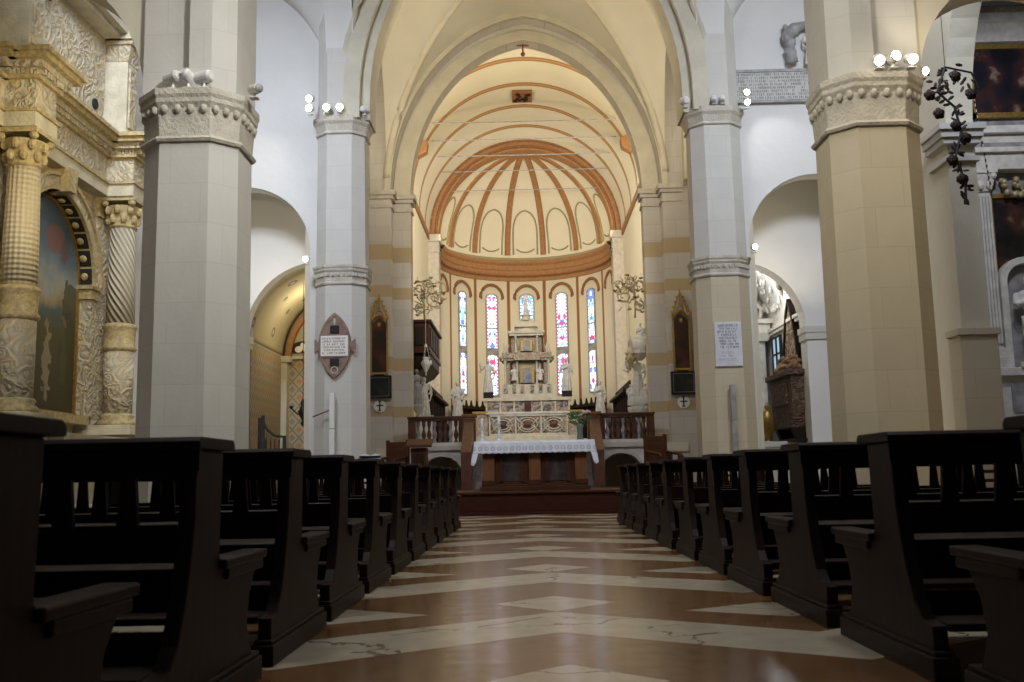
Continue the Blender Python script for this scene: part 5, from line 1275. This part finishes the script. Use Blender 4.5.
r_ = q.m('ABSOLUTE', q.m('SUBTRACT', vv.outputs['Distance'], .2)); c_ = q.mix(q.m('LESS_THAN', r_, .04), (.46, .40, .26), (.09, .10, .14)); c_ = q.mix(q.m('LESS_THAN', vv.outputs['Distance'], .08), c_, (.13, .12, .15)); q.color(q.mix(q.m('MULTIPLY', q.noise(3, 4), .5), c_, (.34, .29, .17)))
st('ceiling_chapel_north', G().grid(barrel(-4.65, 1.72, 4.03, 22.9, 26.25, fm, -4.72)), fm, smooth=True, thick=.05)
g = G(); g.strip(arc(-4.65, 4.0, 1.48, 180, 96, 20), arc(-4.65, 4.0, 1.62, 180, 96, 20), 26.0, 26.2); st('trim_22', g, 'orange')
g = G(); g.box(-6.36, -6.2, 25.9, 26.2, 0, 3.85).box(-6.4, -6.12, 25.86, 26.2, 3.85, 4.0).box(-6.2, -4.75, 26.12, 26.2, 3.95, 4.02); st('trim_23', g, 'rib')
g = G(); g.prism([(-5.85+.38*math.cos(PI*i/12), 4.12+.30*math.sin(PI*i/12)) for i in range(13)], 26.14, 26.2)
o = obj('fresco_lunette', g, 'black'); tag(o, 'small half-round dark and white fresco on the back wall of the left chapel', 'fresco')
g2 = obj('figures', G().ell((-5.95, 26.13, 4.2), (.1, .02, .09)).ell((-5.75, 26.13, 4.22), (.1, .02, .1)).ell((-5.85, 26.13, 4.3), (.06, .02, .08)), 'paper', o)
light('POINT', 'chapel_glow', (-5.2, 24.6, 5.0), None, 42, (1, .88, .62), .25)
light('SPOT', 'spotlight_beam', (-5.3, 21.2, 5.0), (-6.1, 22.6, 6.2), 40, (1, .93, .80), .06, 120)  # added light brightening the left recess, apart from the ring spotlight
light('SPOT', 'spotlight_beam', (5.5, 21.2, 5.0), (6.4, 22.6, 6.2), 42, (1, .90, .70), .06, 120)  # same added light for the right recess
t = thing('iron_railing', 'black wrought-iron railing with curved handrail before the left frescoed chapel', 'railing', (-5.55, 21.9, 0))
for x, h in ((-.28, 2.15), (-.2, 2.2), (.27, 1.75)): obj('post', G().box(x-.03, x+.03, -.03, .03, 0, h), 'iron', t)
obj('handrail', G().tube([(-.3, 0, 2.12), (-.2, 0, 2.12), (-.17, 0, 2.0), (-.1, 0, 1.88), (.05, 0, 1.76), (.27, 0, 1.72)], .03, 6), 'iron', t)
obj('lantern', G().lathe([(.02, 1.40), (.10, 1.44), (.10, 1.62), (.04, 1.72), (.02, 1.8)], (-.2, -.05, 0), 6), 'iron', t)
g = G()
for i in range(5): x = -.12+.09*i; g.tube([(x, 0, .5), (x, 0, 1.72-.02*i)], .012, 5)
g.tube([(-.28, 0, .5), (.27, 0, .5)], .018, 5); obj('bars', g, 'iron', t)
t = thing('hanging_candelabrum', 'black iron cross-shaped candelabrum hanging in the left frescoed chapel', 'lamp', (-5.35, 24.0, 2.4))
obj('arms', G().tube([(-.28, 0, .1), (-.12, 0, -.05), (0, 0, 0), (.12, 0, -.05), (.28, 0, .1)], .02, 6).tube([(0, -.28, .1), (0, -.1, -.04), (0, .1, -.04), (0, .28, .1)], .02, 6), 'iron', t)
obj('body', G().lathe([(.01, -.35), (.05, -.28), (.02, -.2), (.1, -.05), (.12, .02), (.04, .1), (.06, .22), (.02, .32)], n=10), 'iron', t, smooth=True)
for x in (-.28, .28): obj('candle_cup', G().lathe([(.02, .08), (.05, .12), (.05, .15)], (x, 0, 0), 8), 'iron', t)
obj('cord', G().tube([(0, 0, .3), (0, 0, 3.2)], .008, 4), 'iron', t)

# ============================================================ RIGHT CHAPEL
st('wall_chapel_south_back', G().box(5.0, 6.9, 26.6, 26.8, 0, 7), 'marbled')
st('wall_chapel_south_side', G().box(6.5, 6.75, 22.95, 26.7, 0, 7), 'white')
st('ceiling_chapel_south', G().grid(barrel(4.95, 1.58, 4.6, 22.9, 26.7, None, 5.02)), 'white', smooth=True, thick=.05)
t = thing('stucco_decoration', 'white stucco scrolls and foliage on the vault of the right chapel', 'stucco', (5.9, 25.0, 4.9))
g = G()
for i in range(60):
    a = random.uniform(.15, 1.2); y = random.uniform(-1.6, 1.5); x = -.95+1.5*math.cos(a); z = -.30+1.5*math.sin(a)
    R = Matrix.Rotation(random.uniform(0, 6.3), 4, 'X'); g.ell((x, y, z), (.04, .13, .045), 7, 5, R)
obj('scrolls', g, 'statue', t, smooth=True)
obj('panel', G().ell((-.05, -1.3, .75), (.14, .2, .16)).ell((.28, -1.2, .35), (.1, .18, .18)), mat('brown_green_fresco', (.16, .15, .08), .8), t, smooth=True)
obj('cornice', G().box(.46, .6, -1.9, 1.5, -.56, -.48).box(.5, .6, -1.9, 1.5, -.64, -.56).box(-1.3, .6, 1.45, 1.6, -.6, -.45), 'statue', t)
t = thing('chapel_altar', 'white marble chapel altarpiece with paired pilasters seen beside the right column', 'altar', (5.7, 26.5, 0))
obj('base', G().box(-.8, .95, -.7, 0, 0, 1.35).box(-.85, 1.0, -.75, 0, 1.35, 1.45), 'marble', t)
obj('pilaster', G().box(.42, .62, -.35, 0, 1.45, 4.15), 'marble', t, bevel=.01); obj('pilaster', G().box(.12, .32, -.45, 0, 1.45, 4.15), 'marble', t, bevel=.01)
obj('pilaster_capital', G().box(.06, .68, -.48, 0, 4.15, 4.35, (.0, .74, -.55, 0)), 'statue', t)
obj('entablature', G().box(-.9, .74, -.5, 0, 4.35, 4.6).box(-.95, .8, -.6, 0, 4.6, 4.72), 'marble', t, bevel=.01)
g = G(); g.tube([(.5, -.4, 4.72), (.55, -.4, 5.0), (.35, -.4, 5.25), (.2, -.4, 5.1), (.3, -.4, 4.95)], .06, 6).ell((.0, -.4, 5.1), (.2, .1, .3)); obj('scroll', g, 'statue', t, smooth=True)
obj('picture', G().box(-.9, .02, -.2, -.1, 1.6, 4.1), 'dark', t)
t = thing('wall_tomb', 'dark marble sarcophagus with reclining figure on brackets on the right chapel wall', 'tomb', (6.5, 23.9, 0))
obj('sarcophagus', G().prism([(-.95, 2.2), (-.8, 1.75), (.8, 1.75), (.95, 2.2), (1.0, 2.95), (-1.0, 2.95)], -.42, 0, 'x'), 'tomb', t, bevel=.02)
obj('carved_panel', G().box(-.46, -.40, -.65, .65, 2.3, 2.8), 'tomb', t, bevel=.02)
obj('lid', G().box(-.52, 0, -1.08, 1.08, 2.95, 3.08), 'tomb', t, bevel=.02)
for y in (-.7, .7): obj('bracket', G().prism([(-.4, 1.75), (0, 1.75), (0, .9), (-.12, 1.0)], y-.12, y+.12), 'stall', t)
obj('shelf', G().box(-.48, 0, -1.0, 1.0, 1.42, 1.5), 'stall', t)
g = G(); g.T = Matrix.Translation((-.28, -.8, 3.2)) @ Matrix.Rotation(PI/2, 4, 'Z') @ Matrix.Rotation(PI/2, 4, 'Y'); figure(g, 1.6, 'cross'); obj('reclining_figure', g, mat('gilt_wood', (.30, .17, .08), .6, nz=.4, nscale=10), t, smooth=True, remesh=.02)
t = thing('tapered_relief', 'tall pointed brown carved panel rising above the tomb in the right chapel', 'relief', (6.48, 23.9, 3.1))
obj('panel', G().prism([(-.62, 0), (.62, 0), (.52, .7), (.25, 1.35), (0, 1.7), (-.25, 1.35), (-.52, .7)], -.10, .0, 'x'), carved('old_carved_wood', (.34, .24, .15), (.12, .08, .05), None, 4, .5, .8), t)
obj('edge', G().strip([(-.60, 0), (-.50, .7), (-.23, 1.33), (0, 1.66), (.23, 1.33), (.50, .7), (.60, 0)], [(-.68, 0), (-.58, .72), (-.29, 1.4), (0, 1.78), (.29, 1.4), (.58, .72), (.68, 0)], -.14, .0, 'x'), 'stall', t)
e = bpy.data.objects.new('window_6', None); COL.objects.link(e); e.location = (6.46, 25.5, 3.3); e['kind'] = 'structure'
obj('pane', G().box(0, .03, -.38, .38, -.4, .85), mat('blue_pane', (.2, .3, .4), .2, emit=(.45, .65, .85), estr=.7), e)
g = G()
for y in (-.40, 0, .40): g.box(-.04, .03, y-.025, y+.025, -.43, .88)
for z in (-.42, .0, .43, .86): g.box(-.04, .03, -.42, .42, z-.02, z+.02)
obj('window_frame', g, 'iron', e)
t = thing('gilt_reliquary', 'gilded vase-shaped reliquary in the right chapel', 'reliquary', (6.2, 25.8, 1.45))
obj('body', G().lathe([(.14, 0), (.15, .04), (.05, .1), (.05, .2), (.17, .38), (.19, .6), (.12, .8), (.04, .88), (.08, .95), (.02, 1.08)], n=14), 'gold', t, smooth=True)
obj('handle', G().tube([(-.17, 0, .4), (-.26, 0, .55), (-.2, 0, .72)], .018, 6).tube([(.17, 0, .4), (.26, 0, .55), (.2, 0, .72)], .018, 6), 'gold', t)
t = thing('chapel_rail', 'low white marble rail in front of the right chapel', 'rail', (5.6, 23.4, 0))
obj('rail', G().box(-.8, .8, -.1, .1, 1.32, 1.45), 'marble', t, bevel=.01); obj('panel', G().box(-.75, .75, -.06, .06, 0, 1.32), 'marble', t)
t = thing('reliquary_stand', 'round white pedestal holding the gilded reliquary in the right chapel', 'pedestal', (6.2, 25.8, 0))
obj('pedestal', G().lathe([(.26, 0), (.26, .1), (.16, .2), (.15, 1.2), (.24, 1.36), (.26, 1.45)], n=16), 'marble', t, smooth=True)
light('POINT', 'chapel_glow', (5.6, 24.2, 5.2), None, 60, (.92, .95, 1), .25)
